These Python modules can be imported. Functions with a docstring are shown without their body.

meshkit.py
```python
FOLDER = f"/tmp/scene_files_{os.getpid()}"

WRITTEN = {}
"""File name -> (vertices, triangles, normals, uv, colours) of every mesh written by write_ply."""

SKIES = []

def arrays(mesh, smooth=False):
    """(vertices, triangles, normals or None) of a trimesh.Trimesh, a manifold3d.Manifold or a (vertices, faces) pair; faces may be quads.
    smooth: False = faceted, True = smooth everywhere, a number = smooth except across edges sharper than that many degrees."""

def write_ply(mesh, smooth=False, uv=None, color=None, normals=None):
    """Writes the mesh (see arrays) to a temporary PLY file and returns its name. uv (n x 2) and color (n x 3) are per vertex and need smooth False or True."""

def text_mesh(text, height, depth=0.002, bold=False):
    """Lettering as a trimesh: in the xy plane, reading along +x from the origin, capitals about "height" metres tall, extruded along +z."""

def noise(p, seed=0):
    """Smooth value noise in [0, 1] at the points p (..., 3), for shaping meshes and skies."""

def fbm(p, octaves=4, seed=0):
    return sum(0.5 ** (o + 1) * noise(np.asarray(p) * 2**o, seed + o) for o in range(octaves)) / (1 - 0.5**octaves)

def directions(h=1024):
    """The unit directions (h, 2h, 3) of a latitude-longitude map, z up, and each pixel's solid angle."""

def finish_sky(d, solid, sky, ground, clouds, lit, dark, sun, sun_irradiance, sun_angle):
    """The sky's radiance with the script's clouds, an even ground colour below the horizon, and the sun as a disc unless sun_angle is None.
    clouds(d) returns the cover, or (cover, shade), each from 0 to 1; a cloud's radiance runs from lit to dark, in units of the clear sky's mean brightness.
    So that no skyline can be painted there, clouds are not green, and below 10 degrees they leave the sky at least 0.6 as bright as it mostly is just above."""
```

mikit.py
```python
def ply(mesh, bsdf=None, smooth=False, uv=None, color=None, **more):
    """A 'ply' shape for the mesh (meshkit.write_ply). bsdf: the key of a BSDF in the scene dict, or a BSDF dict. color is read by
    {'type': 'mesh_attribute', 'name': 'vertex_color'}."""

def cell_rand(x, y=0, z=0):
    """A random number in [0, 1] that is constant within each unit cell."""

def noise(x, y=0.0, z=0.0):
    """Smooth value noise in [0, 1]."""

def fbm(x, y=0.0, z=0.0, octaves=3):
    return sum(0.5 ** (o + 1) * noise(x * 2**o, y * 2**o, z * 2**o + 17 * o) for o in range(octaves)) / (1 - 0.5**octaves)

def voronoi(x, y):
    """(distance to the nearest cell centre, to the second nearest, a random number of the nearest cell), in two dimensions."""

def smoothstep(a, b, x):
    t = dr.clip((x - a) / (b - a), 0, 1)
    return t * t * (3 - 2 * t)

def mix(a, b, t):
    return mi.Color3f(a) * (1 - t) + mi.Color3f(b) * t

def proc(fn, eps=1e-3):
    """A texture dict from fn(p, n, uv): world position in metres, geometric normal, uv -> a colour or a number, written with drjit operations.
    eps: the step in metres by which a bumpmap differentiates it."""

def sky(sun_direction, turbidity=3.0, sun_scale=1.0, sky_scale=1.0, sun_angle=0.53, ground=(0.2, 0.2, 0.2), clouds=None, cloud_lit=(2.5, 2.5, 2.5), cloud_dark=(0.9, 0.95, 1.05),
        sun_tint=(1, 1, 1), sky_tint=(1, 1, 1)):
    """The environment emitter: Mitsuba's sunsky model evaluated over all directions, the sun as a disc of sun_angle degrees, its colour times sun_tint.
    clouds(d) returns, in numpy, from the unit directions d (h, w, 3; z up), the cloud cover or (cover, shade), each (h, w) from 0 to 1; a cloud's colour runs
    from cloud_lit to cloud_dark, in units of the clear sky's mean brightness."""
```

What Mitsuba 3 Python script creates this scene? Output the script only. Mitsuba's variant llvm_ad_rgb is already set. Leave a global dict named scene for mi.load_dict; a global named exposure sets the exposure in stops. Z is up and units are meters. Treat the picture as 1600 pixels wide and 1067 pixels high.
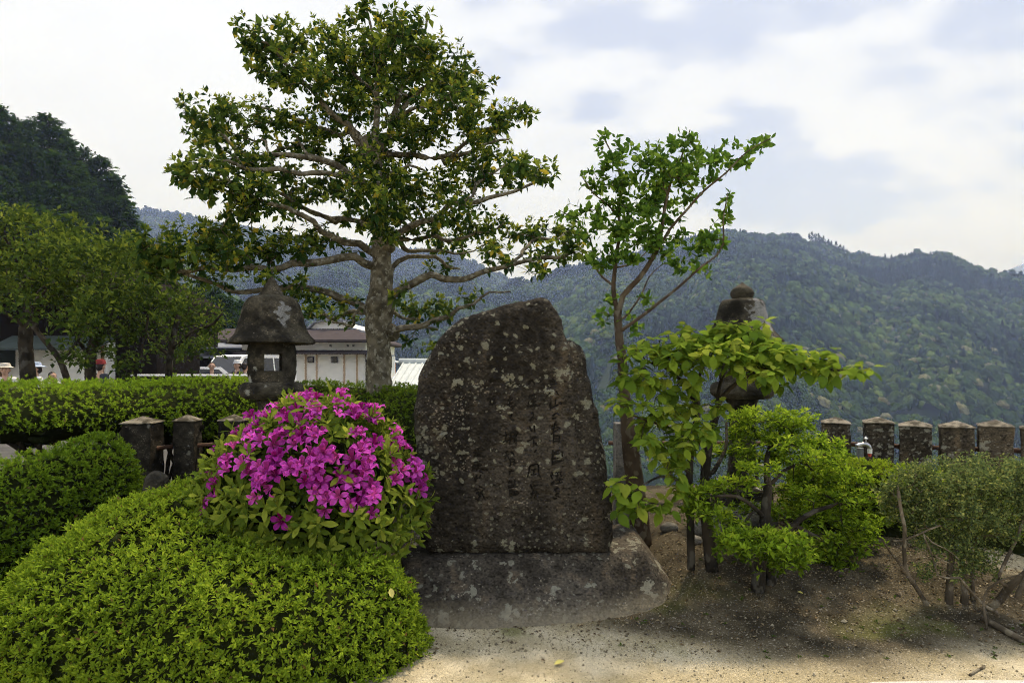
import math, random
import numpy as np, trimesh, manifold3d as m3, drjit as dr, mitsuba as mi
from scipy.spatial import Delaunay
from shapely.geometry import Polygon, Point, LineString
import shapely
import mikit, meshkit
from mikit import proc, noise, fbm, voronoi, smoothstep, mix

# ------------------------------------------------------------------ camera, sky, exposure
scene, labels = {}, {}
T = mi.ScalarTransform4f
EYE = 1.55
FOV = 2 * math.degrees(math.atan(0.8))
scene['camera'] = {'type': 'perspective', 'fov': FOV, 'fov_axis': 'x', 'near_clip': 0.05, 'far_clip': 20000.0,
                   'principal_point_offset_y': -(570 - 533.5) / 1067,
                   'to_world': T().look_at(origin=[0, 0, EYE], target=[0, 1, EYE], up=[0, 0, 1]),
                   'medium': {'type': 'ref', 'id': 'haze_air'}}
exposure = 1.33


def cloud_cover(d):
    x, y, z = d[..., 0], d[..., 1], np.maximum(d[..., 2], 0)
    s = 1.0 / (z + 0.30)
    p = np.stack([x * s + 3.1, y * s + 1.7, z * 0 + 0.5], -1)
    n1 = meshkit.fbm(p * np.array([2.6, 4.2, 1]), 8, 5)
    n2 = meshkit.fbm(p * np.array([2.0, 3.6, 1]) + 9, 6, 11)
    n1 = n1 + 0.16 * (meshkit.fbm(p * np.array([9.0, 14.0, 1]), 6, 15) - 0.5)
    n2 = n2 + 0.18 * (meshkit.fbm(p * np.array([8.0, 13.0, 1]) + 3, 6, 19) - 0.5)
    n3 = meshkit.fbm(p * np.array([0.5, 0.9, 1]) + 21, 5, 7)
    warm = np.clip(0.50 - 0.75 * x, 0.0, 1.2)        # thinner cloud towards the east
    cover = np.clip((n1 - 0.45 + 0.30 * warm) / 0.17, 0, 1)
    cover = 0.52 + 0.48 * cover * cover * (3 - 2 * cover)
    shade = 0.16 + np.clip((n2 - 0.40) / 0.25, 0, 1) * 0.50 + np.clip((n3 - 0.42) / 0.3, 0, 1) * 0.4
    return cover, np.clip(shade, 0, 1)


SUN = np.array([0.22, 0.42, 0.88])
scene['sky'] = mikit.sky(SUN.tolist(), turbidity=3.5, sun_scale=1.25, sky_scale=1.0, sun_angle=5.0, clouds=cloud_cover,
                         cloud_lit=(3.22, 3.32, 3.54), cloud_dark=(2.75, 2.87, 3.2), sky_tint=(1.15, 1.22, 1.62), ground=(0.12, 0.13, 0.1))
scene['haze_air'] = {'type': 'homogeneous', 'albedo': {'type': 'rgb', 'value': [0.90, 0.93, 0.97]},
                     'sigma_t': {'type': 'rgb', 'value': [0.00017, 0.00021, 0.00035]}}


# ------------------------------------------------------------------ helpers
def W(px, py, Y):
    """the point at depth Y seen in direction (px, py) of the survey photograph"""
    return np.array([(px - 800) / 1000 * Y, Y, EYE - (py - 570) / 1000 * Y])


def unit(v):
    return v / (np.linalg.norm(v, axis=-1, keepdims=True) + 1e-12)


def key(base):
    if base not in scene and base not in used:
        used.add(base)
        return base
    n = counts.get(base, 0)
    while True:
        n += 1
        k = f'{base}_{n:03d}'
        if k not in used:
            counts[base] = n
            used.add(k)
            return k


used, counts = set(), {}


def thing(name, label, cat, group=None):
    k = key(name)
    labels[k] = {'label': label, 'category': cat}
    if group:
        labels[k]['group'] = group
    return k


def put(name, mesh, bsdf, parent=None, smooth=30, stuff=False, label=None, color=None):
    k = key(f'{parent}__{name}' if parent else name)
    scene[k] = mikit.ply(mesh, bsdf, smooth=smooth, color=color)
    d = {}
    if stuff:
        d['kind'] = 'stuff'
    if label:
        d['label'] = label
    if d:
        labels[k] = d
    return k


def structure(name, mesh, bsdf, smooth=True, color=None):
    k = key(name)
    scene[k] = mikit.ply(mesh, bsdf, smooth=smooth, color=color)
    labels[k] = {'kind': 'structure'}
    return k


def cat(ms):
    return trimesh.util.concatenate(ms)


def box(cx, cy, cz, sx, sy, sz, rz=0, bevel=0.0):
    if bevel:
        b = bevel
        pts = []
        for s in (((sx - 2 * b), sy, sz), (sx, sy - 2 * b, sz), (sx, sy, sz - 2 * b)):
            pts.append(trimesh.creation.box(s).vertices if False else np.array([[i * s[0] / 2, j * s[1] / 2, k * s[2] / 2] for i in (-1, 1) for j in (-1, 1) for k in (-1, 1)]))
        m = trimesh.convex.convex_hull(np.vstack(pts))
    else:
        m = trimesh.creation.box((sx, sy, sz))
    if rz:
        m.apply_transform(trimesh.transformations.rotation_matrix(rz, [0, 0, 1]))
    m.apply_translation([cx, cy, cz])
    return m


def lathe(profile, n=28, c=(0, 0, 0), poly=None):
    p = np.asarray(profile, float)
    a = np.arange(n) * 2 * np.pi / n
    rad = np.ones(n)
    if poly:                                   # rounded polygon plan
        k, amt = poly
        rad = (1 - amt) + amt * np.cos(np.pi / k) / np.cos((a % (2 * np.pi / k)) - np.pi / k)
    v = np.stack([np.outer(p[:, 0], np.cos(a) * rad), np.outer(p[:, 0], np.sin(a) * rad), np.repeat(p[:, 1:2], n, 1)], -1).reshape(-1, 3)
    i, j = np.meshgrid(np.arange(len(p) - 1), np.arange(n), indexing='ij')
    q = np.stack([i * n + j, i * n + (j + 1) % n, (i + 1) * n + (j + 1) % n, (i + 1) * n + j], -1).reshape(-1, 4)
    f = np.vstack([q[:, [0, 1, 2]], q[:, [0, 2, 3]]])
    caps = []
    for row, up in ((0, False), (len(p) - 1, True)):
        v = np.vstack([v, [[0, 0, p[row, 1]]]])
        cidx = len(v) - 1
        jj = np.arange(n)
        t = np.stack([row * n + jj, row * n + (jj + 1) % n, np.full(n, cidx)], 1)
        caps.append(t if up else t[:, ::-1])
    m = trimesh.Trimesh(v + np.array(c), np.vstack([f] + caps), process=False)
    return m


def tube(pts, radii, sides=6):
    p = np.asarray(pts, float)
    n = len(p)
    t = np.gradient(p, axis=0)
    t = unit(t)
    ref = np.array([0.31, 0.22, 0.93]) if abs(t[0, 2]) < 0.8 else np.array([0.9, 0.3, 0.1])
    a = unit(np.cross(t, ref))
    b = np.cross(t, a)
    ang = np.arange(sides) * 2 * np.pi / sides
    r = np.broadcast_to(np.asarray(radii, float), (n,))
    v = p[:, None] + r[:, None, None] * (np.cos(ang)[None, :, None] * a[:, None] + np.sin(ang)[None, :, None] * b[:, None])
    i, j = np.meshgrid(np.arange(n - 1), np.arange(sides), indexing='ij')
    q = np.stack([i * sides + j, i * sides + (j + 1) % sides, (i + 1) * sides + (j + 1) % sides, (i + 1) * sides + j], -1).reshape(-1, 4)
    f = np.vstack([q[:, [0, 1, 2]], q[:, [0, 2, 3]]])
    cap = np.array([[(n - 1) * sides + k, (n - 1) * sides + k + 1, (n - 1) * sides] for k in range(1, sides - 1)])
    cap0 = np.array([[0, k + 1, k] for k in range(1, sides - 1)])
    return v.reshape(-1, 3), np.vstack([f, cap, cap0])


def join(parts):
    vs, fs, at = [], [], 0
    for v, f in parts:
        vs.append(v)
        fs.append(f + at)
        at += len(v)
    return trimesh.Trimesh(np.vstack(vs), np.vstack(fs), process=False)


def ellipsoid(c, r, n=40):
    m = m3.Manifold.sphere(1.0, n)
    return m.scale(list(map(float, r))).translate(list(map(float, c)))


def to_tri(man):
    m = man.to_mesh()
    return trimesh.Trimesh(np.array(m.vert_properties[:, :3]), np.array(m.tri_verts), process=False)


def blob(chains, edge=0.07, smooth=12, amp=0.02, freq=4.0, seed=0):
    """union of hulls of neighbouring ellipsoids, refined, smoothed and roughened"""
    parts = []
    for ch in chains:
        es = [ellipsoid(c, r) for c, r in ch]
        parts += [m3.Manifold.batch_hull([a, b]) for a, b in zip(es, es[1:])] if len(es) > 1 else es
    u = m3.Manifold.batch_boolean(parts, m3.OpType.Add) if len(parts) > 1 else parts[0]
    t = to_tri(u.refine_to_length(edge))
    t.merge_vertices()
    if smooth:
        trimesh.smoothing.filter_taubin(t, iterations=smooth)
    n = np.array(t.vertex_normals)
    v = np.array(t.vertices)
    d = (meshkit.fbm(v * freq, 4, seed) - 0.5) * 2 * amp
    return trimesh.Trimesh(v + n * d[:, None], t.faces, process=False)


def catmull(pts, step):
    p = np.asarray(pts, float)
    if len(p) == 2:
        n = max(2, int(np.linalg.norm(p[1, :3] - p[0, :3]) / step) + 1)
        return p[0] + (p[1] - p[0]) * np.linspace(0, 1, n)[:, None]
    q = np.vstack([2 * p[0] - p[1], p, 2 * p[-1] - p[-2]])
    out = []
    for i in range(1, len(q) - 2):
        n = max(1, int(np.linalg.norm(q[i + 1, :3] - q[i, :3]) / step))
        t = np.arange(n)[:, None] / n
        a, b, c, d = q[i - 1], q[i], q[i + 1], q[i + 2]
        out.append(0.5 * (2 * b + (c - a) * t + (2 * a - 5 * b + 4 * c - d) * t ** 2 + (3 * b - a - 3 * c + d) * t ** 3))
    return np.vstack(out + [p[-1:]])


# ------------------------------------------------------------------ leaves
def leaf_full(w=0.42, droop=0.12, fold=0.12, seg=((0.0, 0.12), (0.28, 0.85), (0.58, 1.0), (0.84, 0.52), (1.0, 0.0))):
    """a leaf of unit length along +x: midrib, two folded halves, a drooping tip"""
    v, f = [], []
    for x, h in seg:
        z = -droop * x * x
        v += [[x, -h * w / 2, z + fold * h * w], [x, 0, z], [x, h * w / 2, z + fold * h * w]]
    for i in range(len(seg) - 1):
        a, b = 3 * i, 3 * i + 3
        for k in (0, 1):
            f += [[a + k, b + k, b + k + 1], [a + k, b + k + 1, a + k + 1]]
    return np.array(v), np.array(f)


def leaf_small(w=0.42, fold=0.2):
    v = np.array([[0, 0, 0], [0.45, -w / 2, fold * w], [0.45, 0, -0.03], [0.45, w / 2, fold * w], [1, 0, -0.12]])
    return v, np.array([[0, 1, 2], [1, 4, 2], [0, 2, 3], [2, 4, 3]])


def frames(P, A, N, L, Wd=None):
    """4x4 matrices that place unit leaves: x along A, z along N"""
    A = unit(A)
    S = unit(np.cross(N, A))
    N = np.cross(A, S)
    M = np.zeros((len(P), 4, 4))
    L = np.broadcast_to(L, len(P))
    Wd = L if Wd is None else np.broadcast_to(Wd, len(P))
    M[:, :3, 0], M[:, :3, 1], M[:, :3, 2], M[:, :3, 3] = A * L[:, None], S * Wd[:, None], N * L[:, None], P
    M[:, 3, 3] = 1
    return M


def rosettes(rng, P, D, k, length, elev=(20, 60), jitter=0.25, droop=0.0, base=0.0):
    """k leaves round each tip P that points along D; elev: degrees of the leaves above the plane across D"""
    n = len(P)
    D = unit(D)
    ref = np.where(np.abs(D[:, 2:]) < 0.9, [[0, 0, 1.0]], [[1.0, 0, 0]])
    U = unit(np.cross(D, ref))
    V = np.cross(D, U)
    ks = np.arange(k)
    az = rng.uniform(0, 6.28, (n, 1)) + ks * 2.4 + rng.normal(0, 0.25, (n, k))
    el = np.radians(np.linspace(elev[0], elev[1], k)[None] + rng.normal(0, 10, (n, k)))
    R = np.cos(az)[..., None] * U[:, None] + np.sin(az)[..., None] * V[:, None]
    A = np.cos(el)[..., None] * R + np.sin(el)[..., None] * D[:, None]
    A[..., 2] -= droop
    A = unit(A + rng.normal(0, 0.08, A.shape))
    N = unit(D[:, None] * np.cos(el)[..., None] - R * np.sin(el)[..., None] + rng.normal(0, jitter, A.shape))
    Lg = length * rng.uniform(0.7, 1.15, (n, k)) * np.linspace(1.05, 0.75, k)[None]
    PP = P[:, None] + D[:, None] * (base * np.linspace(0, 1, k))[None, :, None] + A * (Lg * 0.06)[..., None]
    return frames(PP.reshape(-1, 3), A.reshape(-1, 3), N.reshape(-1, 3), Lg.reshape(-1)), np.tile(np.linspace(0, 1, k), n)


def leaf_mesh(M, tmpl, cols):
    v, f = tmpl
    vs = np.einsum('kij,nj->kni', M[:, :3, :3], v) + M[:, None, :3, 3]
    fs = (f[None] + (np.arange(len(M)) * len(v))[:, None, None]).reshape(-1, 3)
    return trimesh.Trimesh(vs.reshape(-1, 3), fs, process=False), np.repeat(cols, len(v), 0)


def in_view(M):
    p = M[:, :3, 3] + M[:, :3, 0] * 0.5
    y = np.maximum(p[:, 1], 0.1)
    px, py = 800 + p[:, 0] / y * 1000, 570 - (p[:, 2] - EYE) / y * 1000
    return (px > 0) & (px < 1600) & (py > 0) & (py < 1067)


def foliage(parent, M, tmpl, palette, weights, bsdf, rng, n_parts=0, part='leaf', pick=None, rest='foliage', jitter=0.12, idx=None, rest_tmpl=None):
    """leaves of one plant: the n_parts that show largest are parts (instances), the others one part that is stuff"""
    pal = np.array(palette, float)
    if idx is None:
        idx = rng.choice(len(pal), len(M), p=np.array(weights, float) / np.sum(weights))
    chosen = np.zeros(len(M), bool)
    if n_parts:
        size = np.linalg.norm(M[:, :3, 0], axis=1) / np.maximum(M[:, 1, 3], 0.5)
        size = size * in_view(M) * np.exp(-(M[:, 1, 3] - M[:, 1, 3].min()) * 0.8)
        chosen[np.argsort(-size)[:n_parts]] = True
        for c in range(len(pal)):
            g = f'{parent}_{part}_kind_{c}'
            here = np.nonzero(chosen & (idx == c))[0]
            if not len(here):
                continue
            col = np.tile(pal[c], (len(tmpl[0]), 1))
            scene[g] = {'type': 'shapegroup', 'blade': mikit.ply(trimesh.Trimesh(*tmpl, process=False), bsdf, smooth=True, color=col)}
            for i in here:
                scene[key(f'{parent}__{part}')] = {'type': 'instance', 'group': {'type': 'ref', 'id': g}, 'to_world': T(M[i].tolist())}
    r = ~chosen
    if r.any():
        cols = pal[idx[r]] * (1 + rng.normal(0, jitter, (r.sum(), 1)))
        m, c = leaf_mesh(M[r], rest_tmpl or tmpl, np.clip(cols, 0.003, 0.9))
        put(rest, m, bsdf, parent, smooth=True, stuff=True, color=c)


# ------------------------------------------------------------------ branching plants
class Plant:
    def __init__(self, Y, rng, step=0.06):
        self.Y, self.rng, self.step = Y, rng, step
        self.pos, self.dir, self.rad, self.paths, self.parent, self.tips = [], [], [], [], [], []

    def limb(self, pts, w0, w1, name='limb', y=None, wob=0.0):
        """pts: photograph points (px, py) or (px, py, depth); widths in photograph pixels"""
        n = len(pts)
        ys = np.linspace(self.Y if y is None else y[0], self.Y if y is None else y[1], n)
        p = np.array([W(q[0], q[1], q[2] if len(q) > 2 else yy) for q, yy in zip(pts, ys)])
        if self.pos and y is not None:
            pass
        if self.pos and name not in ('trunk', 'stem'):
            d = np.linalg.norm(np.array(self.pos) - p[0], axis=1)
            j = int(np.argmin(d))
            shift = self.pos[j] - p[0]
            p[:, 1] += shift[1] * np.linspace(1, 0, n)
            p = np.vstack([self.pos[j][None], p]) if d[j] > 0.02 else p
            start = j
        else:
            start = -1
        p = catmull(p, self.step)
        if wob:
            t = np.linspace(0, 1, len(p))[:, None]
            p = p + (meshkit.noise(p[:, None, :] * 5 + np.array([[0, 0, 0], [7, 0, 0], [0, 9, 0]])[None], 5) - 0.5) * wob * np.minimum(t * 5, 1)
        r = np.linspace(w0, w1, len(p)) / 2000 * self.Y
        self._add(p, r, start, name)

    def _add(self, p, r, start, name):
        base = len(self.pos)
        d = unit(np.gradient(p, axis=0))
        ids = list(range(base, base + len(p)))
        self.pos += list(p)
        self.dir += list(d)
        self.rad += list(r)
        self.parent += [start] + ids[:-1]
        self.paths.append((name, ids, start))

    def grow(self, targets, r_tip=0.003, bend=0.35, up=0.0, power=0.42):
        self.n_fixed = len(self.pos)
        pos = np.array(self.pos)
        d0 = np.array([np.min(np.sum((pos - t) ** 2, 1)) for t in targets])
        cap = len(pos) + 40 * len(targets)
        P, Dr = np.zeros((cap, 3)), np.zeros((cap, 3))
        n = len(pos)
        P[:n], Dr[:n] = pos, np.array(self.dir)
        for i in np.argsort(d0):
            t = targets[i]
            v = t - P[:n]
            dist = np.linalg.norm(v, axis=1) + 1e-6
            cosa = np.sum(v * Dr[:n], 1) / dist
            j = int(np.argmin(dist * (1.25 - 0.45 * cosa)))
            L = dist[j]
            if L < 0.02:
                self.tips.append(j)
                continue
            a, b = P[j], t
            ctrl = a + Dr[j] * L * bend + np.array([0, 0, up * L]) + self.rng.normal(0, 0.08 * L, 3)
            k = max(2, min(30, int(L / self.step) + 1))
            s = np.linspace(0, 1, k + 1)[:, None]
            c = (1 - s) ** 2 * a + 2 * s * (1 - s) * ctrl + s * s * b
            c[1:-1] += self.rng.normal(0, 0.012 * min(L, 0.4), (k - 1, 3))
            self._add(c, np.zeros(len(c)), j, 'twig')
            P[n:n + len(c)], Dr[n:n + len(c)] = c, unit(np.gradient(c, axis=0))
            n += len(c)
            self.tips.append(n - 1)
        cnt = np.zeros(n)
        for t in self.tips:
            cnt[t] += 1
        par = np.array(self.parent)
        for i in range(n - 1, self.n_fixed - 1, -1):
            cnt[par[i]] += cnt[i]
        rad = np.array(self.rad)
        tw = np.arange(n) >= self.n_fixed
        rad[tw] = r_tip * np.maximum(cnt[tw], 1) ** power
        for i in range(self.n_fixed, n):
            rad[i] = min(rad[i], rad[par[i]] * 0.92)
        self.rad = list(rad)

    def tip_frames(self):
        P, D = np.array(self.pos), np.array(self.dir)
        return P[self.tips], D[self.tips]

    def build(self, parent, bsdf, sides=9, twig_sides=4, rough=0.0):
        pos, rad = np.array(self.pos), np.array(self.rad)
        tw = []
        for name, ids, start in self.paths:
            if name == 'twig':
                tw.append(tube(pos[ids], rad[ids], twig_sides))
            else:
                v, f = tube(pos[ids], rad[ids], sides if name != 'trunk' else 20)
                if rough:
                    c = np.repeat(pos[ids], len(v) // len(ids), 0)
                    k = (meshkit.fbm(v * 14, 3, 2) - 0.5) * rough
                    v = c + (v - c) * (1 + k)[:, None]
                put(name, trimesh.Trimesh(v, f, process=False), bsdf, parent, smooth=True)
        if tw:
            put('twigs', join(tw), bsdf, parent, smooth=True, stuff=True)


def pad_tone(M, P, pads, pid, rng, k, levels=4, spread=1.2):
    """light put into the leaf colour: pale on top of a pad, dark below"""
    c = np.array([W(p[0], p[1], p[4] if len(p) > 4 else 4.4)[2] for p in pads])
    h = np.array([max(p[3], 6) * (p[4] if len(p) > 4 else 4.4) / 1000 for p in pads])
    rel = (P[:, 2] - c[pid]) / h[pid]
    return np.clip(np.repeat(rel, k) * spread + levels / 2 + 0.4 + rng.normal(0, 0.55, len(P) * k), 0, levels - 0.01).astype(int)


def pad_points(pads, spacing, rng, y_of, flat=0.35):
    """points spread through pads given as photograph ellipses (px, py, rx, ry[, depth]); y_of gives a depth where none is given"""
    out, pid = [], []
    for i, p in enumerate(pads):
        px, py, rx, ry = p[:4]
        Y = p[4] if len(p) > 4 else y_of(px, py)
        dz = max(rx, ry) * Y / 1000 * 0.8 * (1 if flat else 1)
        n = max(3, int(3.14 * rx * ry / spacing ** 2))
        u = rng.normal(size=(n, 3))
        u = unit(u) * rng.uniform(0.25, 1, (n, 1)) ** (1 / 2.2)
        for a in u:
            yy = Y + a[1] * dz * 0.6
            out.append(W(px, py, Y) + np.array([a[0] * rx * Y / 1000, a[1] * dz, a[2] * ry * Y / 1000]))
            pid.append(i)
    return np.array(out), np.array(pid)


def surface_points(mesh, spacing, rng, keep=None):
    n = int(mesh.area / spacing ** 2)
    p, fi = trimesh.sample.sample_surface(mesh, n, seed=int(rng.integers(1 << 30)))
    nn = mesh.face_normals[fi]
    if keep is not None:
        k = keep(p, nn)
        p, nn = p[k], nn[k]
    return p, nn


def clumped(p, nn, rng, amp, freq, seed):
    """pushes shoots in and out so that a clipped face is not a perfect surface"""
    d = (meshkit.fbm(p * freq, 3, seed) - 0.5) * 2 * amp + rng.normal(0, amp * 0.35, len(p))
    return p + nn * d[:, None]


# ------------------------------------------------------------------ materials
def rgb(*c):
    return {'type': 'rgb', 'value': list(c)}


def mat(name, color, rough=0.7, bump=None, bump_scale=None, spec=0.3, metallic=0.0, eps=1e-3):
    inner = {'type': 'principled', 'base_color': color if isinstance(color, dict) else (proc(color) if callable(color) else rgb(*color)),
             'roughness': rough, 'specular': spec, 'metallic': metallic}
    if bump:
        inner = {'type': 'bumpmap', 'tex': proc(bump, eps), 'scale': bump_scale or 1.0, 'bsdf': inner}
    scene[name] = {'type': 'twosided', 'bsdf': inner}


def leaf_mat(name, rough=0.42, trans=0.9, spec_eta=1.4):
    scene[name] = {'type': 'principledthin', 'base_color': {'type': 'mesh_attribute', 'name': 'vertex_color'}, 'roughness': rough,
                   'diff_trans': trans, 'eta': spec_eta}


VC = {'type': 'mesh_attribute', 'name': 'vertex_color'}
leaf_mat('leaf_glossy', 0.33, 0.7)
leaf_mat('leaf_soft', 0.5, 0.9)
leaf_mat('petal', 0.55, 0.8)
mat('canopy', VC, 0.9, spec=0.1)

# ------------------------------------------------------------------ terrain, valley, mountains
RIDGE1 = np.array([(560, 470), (700, 462), (760, 452), (800, 443), (860, 432), (910, 412), (960, 398), (1000, 391), (1060, 372), (1100, 360), (1130, 353), (1175, 361),
                   (1215, 363), (1270, 368), (1320, 387), (1370, 397), (1392, 401), (1430, 392), (1475, 391), (1500, 399), (1530, 413), (1560, 423), (1600, 426),
                   (1700, 405), (1900, 380), (2300, 350), (3000, 340)], float)
RIDGE2 = np.array([(-600, 420), (-100, 380), (120, 338), (195, 325), (240, 328), (300, 338), (340, 350), (420, 362), (480, 370), (540, 380), (600, 386), (660, 389), (700, 394), (740, 408), (790, 432),
                   (830, 455), (900, 500), (1100, 540)], float)
RIDGE3 = np.array([(600, 480), (740, 425), (860, 440), (1000, 500), (1500, 450), (1560, 425), (1590, 412), (1640, 395), (1800, 370), (2400, 390)], float)


def ridge_z(R, u, yr, trees):
    px = 800 + u * 1000
    return EYE + (570 - np.interp(px, R[:, 0], R[:, 1])) / 1000 * yr - trees


def fbm2(x, y, f, seed, o=4):
    return meshkit.fbm(np.stack([x * f, y * f, np.zeros_like(x) + seed * 3.7], -1), o, seed) - 0.5


def ground_h(x, y):
    """the terraced garden"""
    s = lambda a, b, t: np.clip((t - a) / (b - a), 0, 1) ** 2 * (3 - 2 * np.clip((t - a) / (b - a), 0, 1))
    g = 0.24 * s(3.55, 4.9, y) * s(0.75, 1.3, x) * (1 - 0.7 * s(4.6, 5.4, x / np.maximum(y, 1) * 6))
    g = g + 0.20 * s(3.7, 4.7, y) * s(-0.5, -1.0, x)
    g = g + 0.03 * fbm2(x, y, 1.3, 3) * s(3.2, 4.0, y) + 0.012 * fbm2(x, y, 4.0, 5)
    return g


def terrain_h(x, y):
    u = x / np.maximum(y, 1)
    drop = np.clip((y - 7) / 240, 0, 1) ** 0.7
    base = -0.6 - 74 * drop
    left = np.clip((-0.10 - u) / 0.14, 0, 1)
    plateau = -0.5 - 55 * np.clip((y - 62) / 250, 0, 1)
    base = base * (1 - left) + plateau * left
    hill = 34 * np.clip((-0.60 - u) / 0.3, 0, 0.9) * np.clip((y - 50) / 50, 0, 1) * np.clip(1.8 - y / 260, 0, 1)
    base = base + hill
    spur1 = fbm2(u * 9 + 0.0008 * y, y * 0.0, 1.0, 21, 3) * 0.6 + fbm2(x, y, 1 / 170, 8, 4)
    yr1 = 960 + 140 * np.sin(u * 5)
    t = np.clip((y - 270) / (yr1 - 270), 0, 1.0)
    m1 = -75 + (ridge_z(RIDGE1, u, yr1, 9) + 75) * t ** 0.95 + spur1 * 62 * (t * (1 - t) * 4) ** 0.7 - 0.5 * np.clip(y - yr1, 0, None)
    yr2 = 1450
    t = np.clip((y - 330) / (yr2 - 330), 0, 1)
    spur2 = fbm2(u * 11, y * 0, 1.0, 31, 3) * 0.6 + fbm2(x, y, 1 / 230, 9, 4)
    m2 = -60 + (ridge_z(RIDGE2, u, yr2, 9) + 60) * t + spur2 * 95 * (t * (1 - t) * 4) ** 0.7 - 0.5 * np.clip(y - yr2, 0, None)
    m2 = m2 - 400 * np.clip((u - 0.25) / 0.3, 0, 1)
    yr3 = 4200
    t = np.clip((y - 2600) / (yr3 - 2600), 0, 1)
    m3 = -100 + (ridge_z(RIDGE3, u, yr3, 0) + 100) * t - 0.4 * np.clip(y - yr3, 0, None)
    far = -60 + fbm2(x, y, 1 / 900, 4) * 60
    return np.maximum(np.maximum(np.maximum(base, np.where(y > 280, m1, -999)), np.where(y > 330, m2, -999)), np.where(y > 2400, np.maximum(m3, far), -999))


def grid_mesh(X, Y, Z):
    n, m = X.shape
    v = np.stack([X, Y, Z], -1).reshape(-1, 3)
    i, j = np.meshgrid(np.arange(n - 1), np.arange(m - 1), indexing='ij')
    a = (i * m + j).ravel()
    f = np.vstack([np.stack([a, a + 1, a + m + 1], 1), np.stack([a, a + m + 1, a + m], 1)])
    return trimesh.Trimesh(v, f, process=False)


rows = np.concatenate([np.linspace(7.05, 60, 40), np.geomspace(63, 2000, 130), np.geomspace(2050, 7000, 40)])
us = np.concatenate([np.linspace(-2.2, -0.85, 40), np.linspace(-0.84, 1.0, 220), np.linspace(1.02, 2.4, 40)])
YY, UU = np.meshgrid(rows, us, indexing='ij')
XX = UU * YY
ZZ = terrain_h(XX, YY)
tm = grid_mesh(XX, YY, ZZ)
tm.faces = tm.faces[:, ::-1] if tm.face_normals[:, 2].mean() < 0 else tm.faces
near = (np.clip(1 - YY / 240, 0, 1) * np.clip((UU + 0.05) / 0.1, 0, 1)).reshape(-1, 1)
tcol = np.array([0.018, 0.032, 0.013]) * (1 - near) + np.array([0.20, 0.22, 0.055]) * near
structure('hills', tm, 'canopy', color=tcol)

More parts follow.
